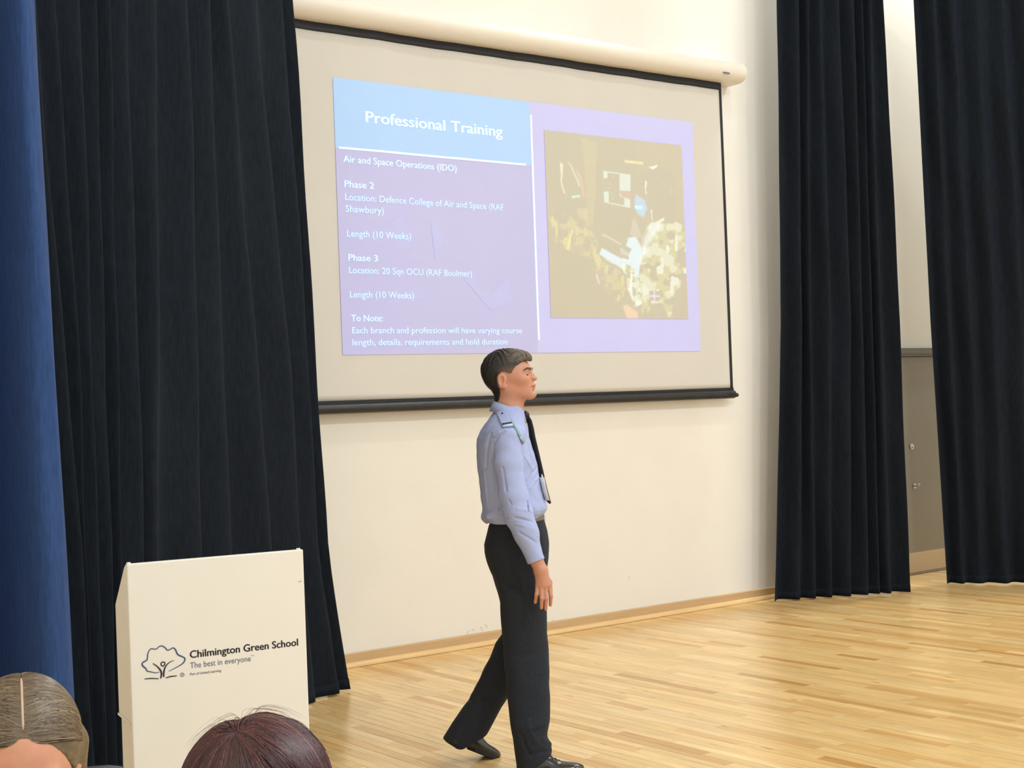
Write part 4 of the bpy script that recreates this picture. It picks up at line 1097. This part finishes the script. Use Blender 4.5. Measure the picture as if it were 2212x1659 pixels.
# belt and trousers
belt_rows = rows_px([(1110, 1062, 1174.5, 0, .143), (1129, 1058, 1175, 0, .146)])
def beltfn(P): return sl_stack(P, belt_rows, 2.2)
V, Q = mesh_sdf(beltfn, np.arange(-.18, .18, .004), np.arange(-.16, .16, .004), np.arange(belt_rows[1][0]-.01, belt_rows[0][0]+.01, .003))
bl_ = from_np('belt', V, Q, M['belt'], man)
b0 = L(1175, 1120); box('buckle', (b0[0]-.002, -.022, b0[2]-.016), (b0[0]+.005, .022, b0[2]+.016), M['steel'], bl_, .002)
hips = rows_px([(1123, 1060, 1175, 0, .145), (1133, 1055, 1177.5, 0, .150), (1149, 1051.5, 1182, 0, .158), (1174, 1045, 1186, 0, .166), (1190, 1046, 1186.5, 0, .168), (1205, 1050, 1185, 0, .168), (1218, 1054.5, 1182, 0, .166), (1232, 1060, 1180, 0, .164), (1250, 1069, 1179, 0, .160), (1275, 1078, 1179, 0, .15)])
rleg = rows_px([(1205, 1068, 1184, -.075, .090), (1250, 1074, 1180, -.085, .088), (1284, 1079, 1180, -.09, .086), (1315, 1081, 1182, -.095, .084), (1369, 1085, 1182.5, -.10, .082), (1408, 1088, 1185, -.10, .080), (1438, 1090, 1186, -.115, .079), (1508, 1096.5, 1188, -.135, .077), (1540, 1100, 1188, -.145, .076),
                (1564, 1103, 1187, -.16, .076), (1580, 1105, 1183, -.16, .075), (1592, 1107, 1183, -.16, .076), (1607, 1109, 1190, -.16, .076), (1622, 1111, 1193, -.16, .074), (1640, 1113.5, 1190, -.16, .072), (1652, 1115, 1172, -.16, .070), (1672, 1116, 1160, -.16, .068)])
lleg = rows_px([(1205, 1055, 1170, .075, .088), (1300, 1080, 1165, .09, .085), (1369, 1083.5, 1160, .10, .082), (1387, 1070, 1152, .10, .081), (1417, 1058.5, 1140, .10, .08), (1438, 1048, 1130, .10, .079), (1490, 1023, 1106, .10, .076), (1512, 1010, 1095, .10, .075), (1529, 997, 1084, .10, .074),
                (1560, 976, 1067, .10, .073), (1580, 964, 1056, .10, .072), (1592, 956, 1049, .10, .068), (1600, 964, 1040, .10, .066), (1612, 984, 1022, .10, .062)])
TC = []
for pts, r, sg in [([(1187, 1565), (1170, 1575), (1150, 1580)], .010, 1), ([(1190, 1606), (1172, 1598), (1155, 1602)], .010, -1), ([(1192, 1622), (1165, 1625), (1140, 1632)], .008, 1), ([(1140, 1560), (1150, 1590), (1165, 1610)], .009, -1), ([(1128, 1590), (1135, 1615), (1150, 1635)], .008, 1), ([(1010, 1512), (1030, 1516), (1050, 1512)], .010, 1), ([(1020, 1500), (1045, 1505), (1065, 1500)], .009, -1),
                   ([(1075, 1260), (1100, 1268), (1130, 1270)], .010, 1), ([(1100, 1180), (1120, 1230), (1135, 1290)], .010, -1), ([(1160, 1140), (1165, 1170), (1170, 1200)], .007, 1)]:
    TC.append(([FR.hit(lambda P: np.minimum(np.minimum(sl_stack(P, hips, 2.3), sl_stack(P, rleg, 2.2)), sl_stack(P, lleg, 2.2)), *p) for p in pts], r, sg))
def trofn(P):
    d = smin(sl_stack(P, hips, 2.3), smin(sl_stack(P, rleg, 2.2), sl_stack(P, lleg, 2.2), .012), .02)
    d = d+.0012*np.sin(40*P[:, 0]+8*P[:, 2]+3*np.sin(17*P[:, 2]))
    for pts, r, sg in TC:
        d = d+sg*.006*crease(P, pts, r)
    # slanting hem of the front leg over the shoe
    a = L(1194, 1634, -.16); b = L(1113, 1670, -.16); nn = np.array([-(b[2]-a[2]), 0, b[0]-a[0]]); nn /= np.linalg.norm(nn)
    if nn[2] > 0: nn = -nn
    cut = (P-a)@nn; d = smax(d, np.where((P[:, 1] < 0) & (P[:, 0] > L(1085, 1640)[0]), cut, -1), .003)
    a = L(1053, 1586, .1); b = L(985, 1620, .1); m_ = L(990, 1612, .1)
    nn = np.array([-(b[2]-a[2]), 0, b[0]-a[0]]); nn /= np.linalg.norm(nn)
    if nn[2] > 0: nn = -nn
    cut = (P-a)@nn; d = smax(d, np.where((P[:, 1] > 0) & (P[:, 0] < L(1070, 1600)[0]), cut, -1), .003)
    return d
g1, g2 = L(945, 1680), L(1205, 1118)
V, Q = mesh_sdf(trofn, np.arange(g1[0], g2[0], .0040), np.arange(-.26, .205, .0044), np.arange(g1[2], g2[2], .0040))
V = relax(V, Q, 1, .4)
from_np('trousers', V, Q, M['trousers'], man)

# shoes ------------------------------------------------- (local: toe +x, sole z=0)
def shoe_upper(P):
    d = ell(P, (-.085, 0, .052), (.050, .036, .048)); d = smin(d, ell(P, (-.03, 0, .045), (.07, .038, .046), rotm('Y', .25)), .03)
    d = smin(d, ell(P, (.050, .002, .032), (.085, .046, .027), rotm('Y', .10)), .03); d = smin(d, cone(P, (-.072, 0, .055), (-.066, 0, .085), .034, .030), .02)
    d = smin(d, ell(P, (.105, .003, .027), (.042, .036, .018)), .02)
    return smax(d, .014-P[:, 2], .004)
def shoe_sole(P):
    pl_ = [(-.132, 0), (-.125, .028), (-.09, .036), (-.03, .032), (.04, .046), (.09, .045), (.13, .028), (.148, 0), (.13, -.030), (.09, -.043), (.04, -.043), (-.03, -.030), (-.09, -.036), (-.125, -.028)]
    e = poly2d(P[:, 0], P[:, 1], pl_); d = smax(e, np.abs(P[:, 2]-.012)-.0115, .004)
    arch = smax(np.abs(P[:, 0]+.035)-.028, P[:, 2]-.012, .004)
    return smax(d, -arch, .002)
def make_shoe(origin, pitch, yaw=0.0, sz=1.0):
    V, Q = mesh_sdf(shoe_upper, np.arange(-.15, .17, .003), np.arange(-.06, .06, .003), np.arange(0, .16, .003)); up = from_np('shoe_upper', V, Q, M['shoe'], None)
    V, Q = mesh_sdf(shoe_sole, np.arange(-.15, .17, .0035), np.arange(-.06, .06, .0035), np.arange(-.008, .034, .0025)); so_ = from_np('shoe_sole', V, Q, M['sole'], None)
    ln = []
    for k in range(4):
        x_ = .008+k*.016; z_ = .080-k*.0085
        ln.append(tube('shoelace', [(x_+.004, -.022, z_-.012), (x_, -.010, z_-.001), (x_-.002, 0, z_+.002), (x_, .010, z_-.001), (x_+.004, .022, z_-.012)], .0028, M['sole'], None, 6))
    for q_ in [up, so_]+ln:
        q_.data.transform(Matrix.Translation(origin)@Matrix.Rotation(yaw, 4, 'Z')@Matrix.Rotation(pitch, 4, 'Y')@Matrix.Scale(sz, 4)); q_.parent = man
f0 = L(1183, 1659, -.10); make_shoe((L(1187, 1600, -.185)[0], -.185, .002), 0.0, 0.0, .95)
tz = L(1045, 1640, .10); make_shoe((L(1018, 1600, .10)[0], .11, L(1012, 1619, .10)[2]-.010), math.radians(27), math.radians(33), 1.0)

# ------------------------------------------------------------------ audience in the foreground
def chair(loc, rz, label, seat_z=.40, back_z=.82):
    """moulded chair; local -y is the front"""
    e = empty('chair', (loc[0], loc[1], 0), rz); tag(e, label, 'chair', 'audience chairs')
    prism('seat', [(-.20, seat_z), (-.21, seat_z+.012), (-.19, seat_z+.022), (0, seat_z+.012), (.17, seat_z+.014), (.20, seat_z+.03), (.21, seat_z+.02), (.19, seat_z-.004), (0, seat_z-.004)], 'x', -.2, .2, M['chair_plastic'], e, .003)
    V = []; Q = []; n = 15; z0 = seat_z+.16
    for lay in (0, 1):
        for i in range(9):
            for k in range(n+1):
                t = -1+2*k/n; v = i/8; w = .195*(1-.22*max(0, v-.8)*5*abs(t)**6*.3)
                rise = (back_z-z0)*v-(.03*abs(t)**8 if v > .9 else 0)
                V.append((t*w, .20+.05*v-.05*(1-t*t)*-1*.6-.03*(t*t)+lay*.014-.007, z0+rise))
    N = 9*(n+1)
    for i in range(8):
        for k in range(n):
            a = i*(n+1)+k; Q += [(a, a+1, a+n+2, a+n+1), (N+a, N+a+n+1, N+a+n+2, N+a+1)]
    for k in range(n): Q.append((k, N+k, N+k+1, k+1)); a = 8*(n+1)+k; Q.append((a, a+1, N+a+1, N+a))
    for i in range(8): a = i*(n+1); Q.append((a, a+n+1, N+a+n+1, N+a)); a += n; Q.append((a, N+a, N+a+n+1, a+n+1))
    from_np('backrest', np.array(V), np.array(Q), M['chair_plastic'], e)
    for sx in (-1, 1):
        tube('leg', [(sx*.17, -.16, seat_z-.004), (sx*.19, -.21, .0)], .011, M['chair_metal'], e)
        tube('leg', [(sx*.17, .15, seat_z-.004), (sx*.19, .22, .0)], .011, M['chair_metal'], e)
        tube('back_upright', [(sx*.16, .14, seat_z+.0), (sx*.165, .215, seat_z+.08), (sx*.165, .245, z0+.12)], .010, M['chair_metal'], e)
    return e

def strands(nm, HCw, HRm, cen, rad, spec, colfn, parent, r0=.0009, K=14, wob=.0):
    """hair strands lying over an ellipsoid; spec rows: root dir, tangent dir, length (rad), lift"""
    n = len(spec); rt = np.array([s_[0] for s_ in spec]); tg = np.array([s_[1] for s_ in spec]); ln = np.array([s_[2] for s_ in spec]); lf = np.array([s_[3] for s_ in spec])
    rt /= np.linalg.norm(rt, axis=1)[:, None]; tg = tg-rt*(tg*rt).sum(1)[:, None]; tg /= np.linalg.norm(tg, axis=1)[:, None]
    t = np.linspace(0, 1, K); ph = t[None]*ln[:, None]
    d = np.cos(ph)[..., None]*rt[:, None]+np.sin(ph)[..., None]*tg[:, None]
    side = np.cross(rt, tg); wv = wob*np.sin(t[None]*7+rng.uniform(0, 6, n)[:, None]); d = d+side[:, None]*wv[..., None]; d /= np.linalg.norm(d, axis=2)[..., None]
    R_ = 1/np.sqrt(((d/np.array(rad))**2).sum(2)); R_ = R_+lf[:, None]*np.minimum(1, t*5)[None]-.003*(1-np.minimum(1, t*6))[None]
    Pc = np.array(cen)+d*R_[..., None]
    Pw = Pc@HRm.T+HCw
    tan = np.gradient(Pw, axis=1); tan /= np.linalg.norm(tan, axis=2)[..., None]+1e-9
    nn = d@HRm.T; nn = nn-tan*(nn*tan).sum(2)[..., None]; nn /= np.linalg.norm(nn, axis=2)[..., None]+1e-9; bb = np.cross(tan, nn)
    rr = (r0*(1-.75*t**3))[None, :, None]*rng.uniform(.7, 1.3, n)[:, None, None]
    ring = [nn*rr*1.0, (-.5*nn+.87*bb)*rr, (-.5*nn-.87*bb)*rr]
    V = np.stack([Pw+q_ for q_ in ring], 2).reshape(-1, 3)
    base = (np.arange(n)[:, None]*K+np.arange(K-1)[None])*3; Q = []
    for k in range(3):
        k2 = (k+1) % 3; Q.append(np.stack([base+k, base+k2, base+3+k2, base+3+k], -1).reshape(-1, 4))
    c_ = np.repeat(colfn(n, spec), K*3, 0)
    o = from_np(nm, V, np.concatenate(Q), M['strand'], parent, True, c_); o['kind'] = 'stuff'
    return o
M['strand'] = mat('hair_strands', (.1, .08, .05), .38, attr='col'); bsdf(M['strand']).inputs['Specular IOR Level'].default_value = .6
M['forehead'] = M['skin']

def seated(F, HCw, HRm, label, skin, cloth, leg_cloth, hair_fn, seat_z=.36, face_back=False):
    e = empty('person', tuple(F.O), F.rz); tag(e, label, 'person')
    sgn = -1 if not face_back else 1          # body faces -y (camera) or +y (stage)
    hx = HCw[0]; sy = HCw[1]-sgn*.04; zsh = HCw[2]-.20; zh = seat_z+.165; hyp = sy-sgn*.16
    P_ = lambda x, y, z: np.array([hx+x, y, z])
    def torso_(P, o=0.0):
        d = cone(P, P_(0, sy, zsh-.04), P_(0, hyp, zh), .10+o, .12+o)
        d = smin(d, cone(P, P_(-.13, sy, zsh-.02), P_(.13, sy, zsh-.02), .055+o, .055+o), .06)
        for s in (-1, 1):
            d = smin(d, chain(P, [P_(s*.17, sy, zsh-.03), P_(s*.21, sy+sgn*.02-sgn*.06, zsh-.22), P_(s*.14, sy+sgn*.16, zsh-.30)], (.048+o, .042+o, .032+o), .02), .02)
        return d
    def legs_(P, o=0.0):
        d = cone(P, P_(-.07, hyp, zh), P_(.07, hyp, zh), .11+o, .11+o)
        for s in (-1, 1):
            d = smin(d, chain(P, [P_(s*.09, hyp, zh-.01), P_(s*.10, hyp+sgn*.38, seat_z+.115), P_(s*.10, hyp+sgn*.42, .07)], (.075+o, .06+o, .042+o), .02), .03)
        return d
    def body_(P):
        d = near(P, HCw, .28, lambda q: head_sdf((q-HCw)@HRm)); d = smin(d, cone(P, HCw+HRm@np.array([-.02, 0, -.03]), P_(0, sy, zsh), .050, .055), .03)
        d = smin(d, torso_(P), .03); d = smin(d, legs_(P), .03)
        for s in (-1, 1):
            d = smin(d, cone(P, P_(s*.10, hyp+sgn*.40, .03), P_(s*.10, hyp+sgn*.56, .025), .03, .022), .02)
            d = smin(d, cone(P, P_(s*.14, sy+sgn*.16, zsh-.30), P_(s*.10, sy+sgn*.25, zsh-.31), .03, .02), .02)
        return d
    y0, y1 = sorted((hyp-sgn*.16, hyp+sgn*.62))
    V, Q = mesh_sdf(body_, grid_axis((hx-.29, .016), (hx-.11, .004), (hx+.11, .016), (hx+.29,)), np.arange(y0, y1, .006), grid_axis((-.002, .016), (zsh, .004), (HCw[2]+.16,)))
    from_np('body', V, Q, M['skin'], e, True, np.tile(np.array(skin), (len(V), 1)))
    V, Q = mesh_sdf(lambda P: torso_(P, .012), np.arange(hx-.32, hx+.32, .012), np.arange(y0, y1, .012), np.arange(zh-.16, zsh+.12, .012)); from_np('jumper', V, Q, cloth, e)
    V, Q = mesh_sdf(lambda P: smax(legs_(P, .012), .09-P[:, 2], .01), np.arange(hx-.25, hx+.25, .012), np.arange(y0, y1, .012), np.arange(.07, zh+.16, .012)); from_np('trousers', V, Q, leg_cloth, e)
    hair_fn(e)
    return e, hyp
M['jumper'] = noise_tint(mat('navy_jumper_knit', lin(38, 42, 58), .9), freq=120, lo=.85, hi=1.15)
M['jumper_grey'] = noise_tint(mat('charcoal_jumper_knit', lin(52, 50, 54), .9), freq=120, lo=.85, hi=1.15)
def axes(f):
    f = np.array(f, float); f /= np.linalg.norm(f); l = np.cross([0, 0, 1.], f); l /= np.linalg.norm(l); u = np.cross(f, l); return np.stack([f, l, u], 1)

# --- fair-haired person, face tipped towards the camera
FW = Frame(46, 1600, 2.24); HRw = axes((.36, -1, -.40)); HCw = FW.L(52, 1662)
def fair_hair(e):
    cen, rad = (-.012, 0, .045), (.106, .087, .102)
    def shell(P):
        q = (P-HCw)@HRw; qa = np.stack([q[:, 0], np.abs(q[:, 1]), q[:, 2]], 1)
        d = ell(q, cen, rad)
        d = d+.004*np.exp(-(q[:, 1]/.004)**2)*np.clip((q[:, 2]-.05)/.03, 0, 1)*np.clip((.075-q[:, 0])/.03, 0, 1)         # parting groove
        d = smin(d, cone(qa, (-.03, .075, .02), (-.05, .078, -.10), .024, .018), .03)
        d = smin(d, cone(qa, (-.085, .03, .0), (-.095, .03, -.16), .04, .03), .03)
        face = ell(np.stack([q[:, 0]*.0, q[:, 1], q[:, 2]], 1), (0, 0, -.02), (1, .074, .116))
        return smax(d, smax(-face, -(face+1)*0-1+0*face, .001)*1.0-np.where(q[:, 0] > .005, 0, 1), .006)
    V, Q = mesh_sdf(shell, np.arange(HCw[0]-.15, HCw[0]+.15, .0035), np.arange(HCw[1]-.17, HCw[1]+.19, .0035), np.arange(HCw[2]-.22, HCw[2]+.17, .0035))
    hm = M.setdefault('fair', hair_mat('fair_brown_hair', lin(96, 80, 62), lin(124, 106, 82), .45, (1, 1, 3), 60))
    from_np('hair', V, Q, hm, e)
    spec = []
    for i in range(2600):
        a = math.radians(random.uniform(38, 118)); s = random.choice((-1, 1)); g = random.uniform(0, .45)
        rt = (math.cos(a), s*.012, math.sin(a)); bt = np.array([-math.sin(a), 0, math.cos(a)])
        dr = .25+.65*max(0, (math.radians(75)-a))
        tgd = np.array([0, s, 0])*1.0+bt*dr*random.uniform(.8, 1.2)+np.array([0, 0, -.1]); spec.append((rt, tgd, random.uniform(1.3, 2.1), random.uniform(-.001, .0022)))
    for i in range(1500):
        a = math.radians(random.uniform(30, 62)); s = random.choice((-1, 1)); bt = np.array([-math.sin(a), 0, math.cos(a)])
        spec.append(((math.cos(a), s*.012, math.sin(a)), np.array([0, s, 0])+bt*random.uniform(-.12, .3), random.uniform(1.3, 1.75), random.uniform(-.001, .0025)))
    for i in range(700):
        th = random.uniform(-1.6, 1.6); a = math.radians(118); bt = np.array([-math.sin(a), 0, math.cos(a)])
        spec.append(((math.cos(a), 0, math.sin(a)), bt*math.cos(th)+np.array([0, math.sin(th), 0]), random.uniform(1.0, 1.6), random.uniform(-.001, .002)))
    C = np.array([lin(96, 80, 62), lin(122, 103, 80), lin(146, 126, 98), lin(78, 63, 48), lin(168, 148, 120)])
    def cf(n, sp_):
        ang = np.array([math.atan2(q_[0][2], q_[0][0]) for q_ in sp_]); k = rng.choice(5, n, p=[.3, .32, .2, .13, .05]); return C[k]*rng.uniform(.85, 1.12, n)[:, None]
    strands('hair_strands', HCw, HRw, cen, (rad[0]+.001, rad[1]+.001, rad[2]+.001), spec, cf, e, .0010, 14, .012)
    # pale scalp showing in the parting
    pts = []
    for a in np.radians(np.linspace(41, 104, 14)):
        d = np.array([math.cos(a), 0, math.sin(a)]); r = 1/math.sqrt(((d/np.array(rad))**2).sum()); pts.append(HRw@(np.array(cen)+d*(r-.0012))+HCw)
    tube('parting', pts, [.0010]+[.0021]*11+[.0014, .0008], None, e, 8).data.materials.append(M.setdefault('scalp', noise_tint(mat('scalp_skin', lin(205, 172, 152), .6), freq=90, lo=.92, hi=1.05)))
fair, hy1 = seated(FW, HCw, HRw, 'person with fair brown hair parted in the middle, forehead towards the camera', np.array(lin(214, 152, 122)), M['jumper'], M['jumper_grey'], fair_hair)
p = FW.O+R0*HCw[0]+F0*(hy1-.02)
chair(p, FW.rz, 'dark grey chair the fair-haired person sits on', .36, .74)

# --- auburn-haired person in front of the lectern
FA = Frame(557, 1600, 1.93); HRa = axes((0, 1, -.10)); HCa = FA.L(562, 1780)
def auburn_hair(e):
    cen, rad = (-.012, 0, .045), (.112, .102, .100)
    crown = np.array([-.22, .20, .95])
    def shell(P):
        q = (P-HCa)@HRa; d = ell(q, cen, rad)
        d = smin(d, cone(q, (-.06, 0, .0), (-.075, 0, -.16), .075, .06), .04)
        g = cone(q, (.02, .022, .150), (-.075, .018, .118), .0, .0); d = d+.007*np.exp(-(g/.010)**2)
        return smax(d, -ell(q, (.10, 0, -.04), (.08, .075, .10)), .01)
    V, Q = mesh_sdf(shell, np.arange(HCa[0]-.15, HCa[0]+.15, .0035), np.arange(HCa[1]-.16, HCa[1]+.2, .0035), np.arange(HCa[2]-.2, HCa[2]+.17, .0035))
    hm = M.setdefault('auburn', hair_mat('auburn_hair', lin(48, 28, 31), lin(92, 48, 48), .4, (1, 1, 1), 40)); from_np('hair', V, Q, hm, e)
    spec = []; kind = []
    o0, o1 = np.array([.10, .22, .97]), np.array([-.52, .17, .84])       # parting from the top towards the crown
    for i in range(2400):
        t = random.random(); rt = o0*(1-t)+o1*t; s = random.choice((-1, 1)); rt = rt+np.array([0, s*.02, 0])
        tgd = np.array([0, s, 0])+(np.array([-.9, 0, -.3])*random.uniform(.1, .75)); spec.append((rt, tgd, random.uniform(1.2, 1.9), random.uniform(-.001, .004)))
    for i in range(1900):
        th = random.gauss(0, .85); spec.append((o1+np.array([0, random.uniform(-.02, .02), 0]), np.array([-1, 0, -.6])*math.cos(th)+np.array([0, 1, 0])*math.sin(th), random.uniform(.9, 1.5), random.uniform(-.001, .004)))
    C = np.array([lin(58, 34, 37), lin(84, 46, 48), lin(112, 60, 60), lin(40, 26, 30), lin(128, 92, 92)])
    def cf(n, sp_):
        az = np.array([math.atan2(q_[1][1], -q_[1][0]) for q_ in sp_]); band_ = .5+.5*np.sin(az*9+1.0); k = rng.random(n)
        idx = np.where(k < .25+.3*(1-band_), 0, np.where(k < .55+.1*(1-band_), 1, np.where(k < .84, 2, np.where(k < .95, 3, 4)))); return C[idx]*rng.uniform(.8, 1.15, n)[:, None]
    strands('hair_strands', HCa, HRa, cen, (rad[0]+.001, rad[1]+.001, rad[2]+.001), spec, cf, e, .0010, 14, .02)
    fly = []
    for i in range(46):
        t = random.random()*.8; rt = o0*(1-t)+o1*t; s = random.choice((-1, -1, 1)); fly.append((rt+np.array([random.uniform(-.05, .15), s*random.uniform(.0, .25), 0]), np.array([random.uniform(-.3, .5), s, 0]), random.uniform(.35, .8), random.uniform(.003, .016)))
    strands('flyaway_hairs', HCa, HRa, cen, rad, fly, lambda n, q_: np.tile(lin(150, 124, 112), (n, 1)), e, .00020, 12, .03)
aub, hy2 = seated(FA, HCa, HRa, 'person with dark auburn hair sitting in front of the white lectern', np.array(lin(206, 150, 122)), M['jumper_grey'], M['jumper'], auburn_hair, face_back=True)
p = FA.O+R0*HCa[0]+F0*(hy2+.02)
chair(p, FA.rz+PI, 'dark grey chair the auburn-haired person sits on', .36, .74)
p = depthpt(98, 1650, 3.02); chair(p+F0*.22, FW.rz+PI, 'empty dark grey chair whose rounded backrest shows left of the lectern', .42, float(depthpt(200, 1651, 3.02)[2])+.005)
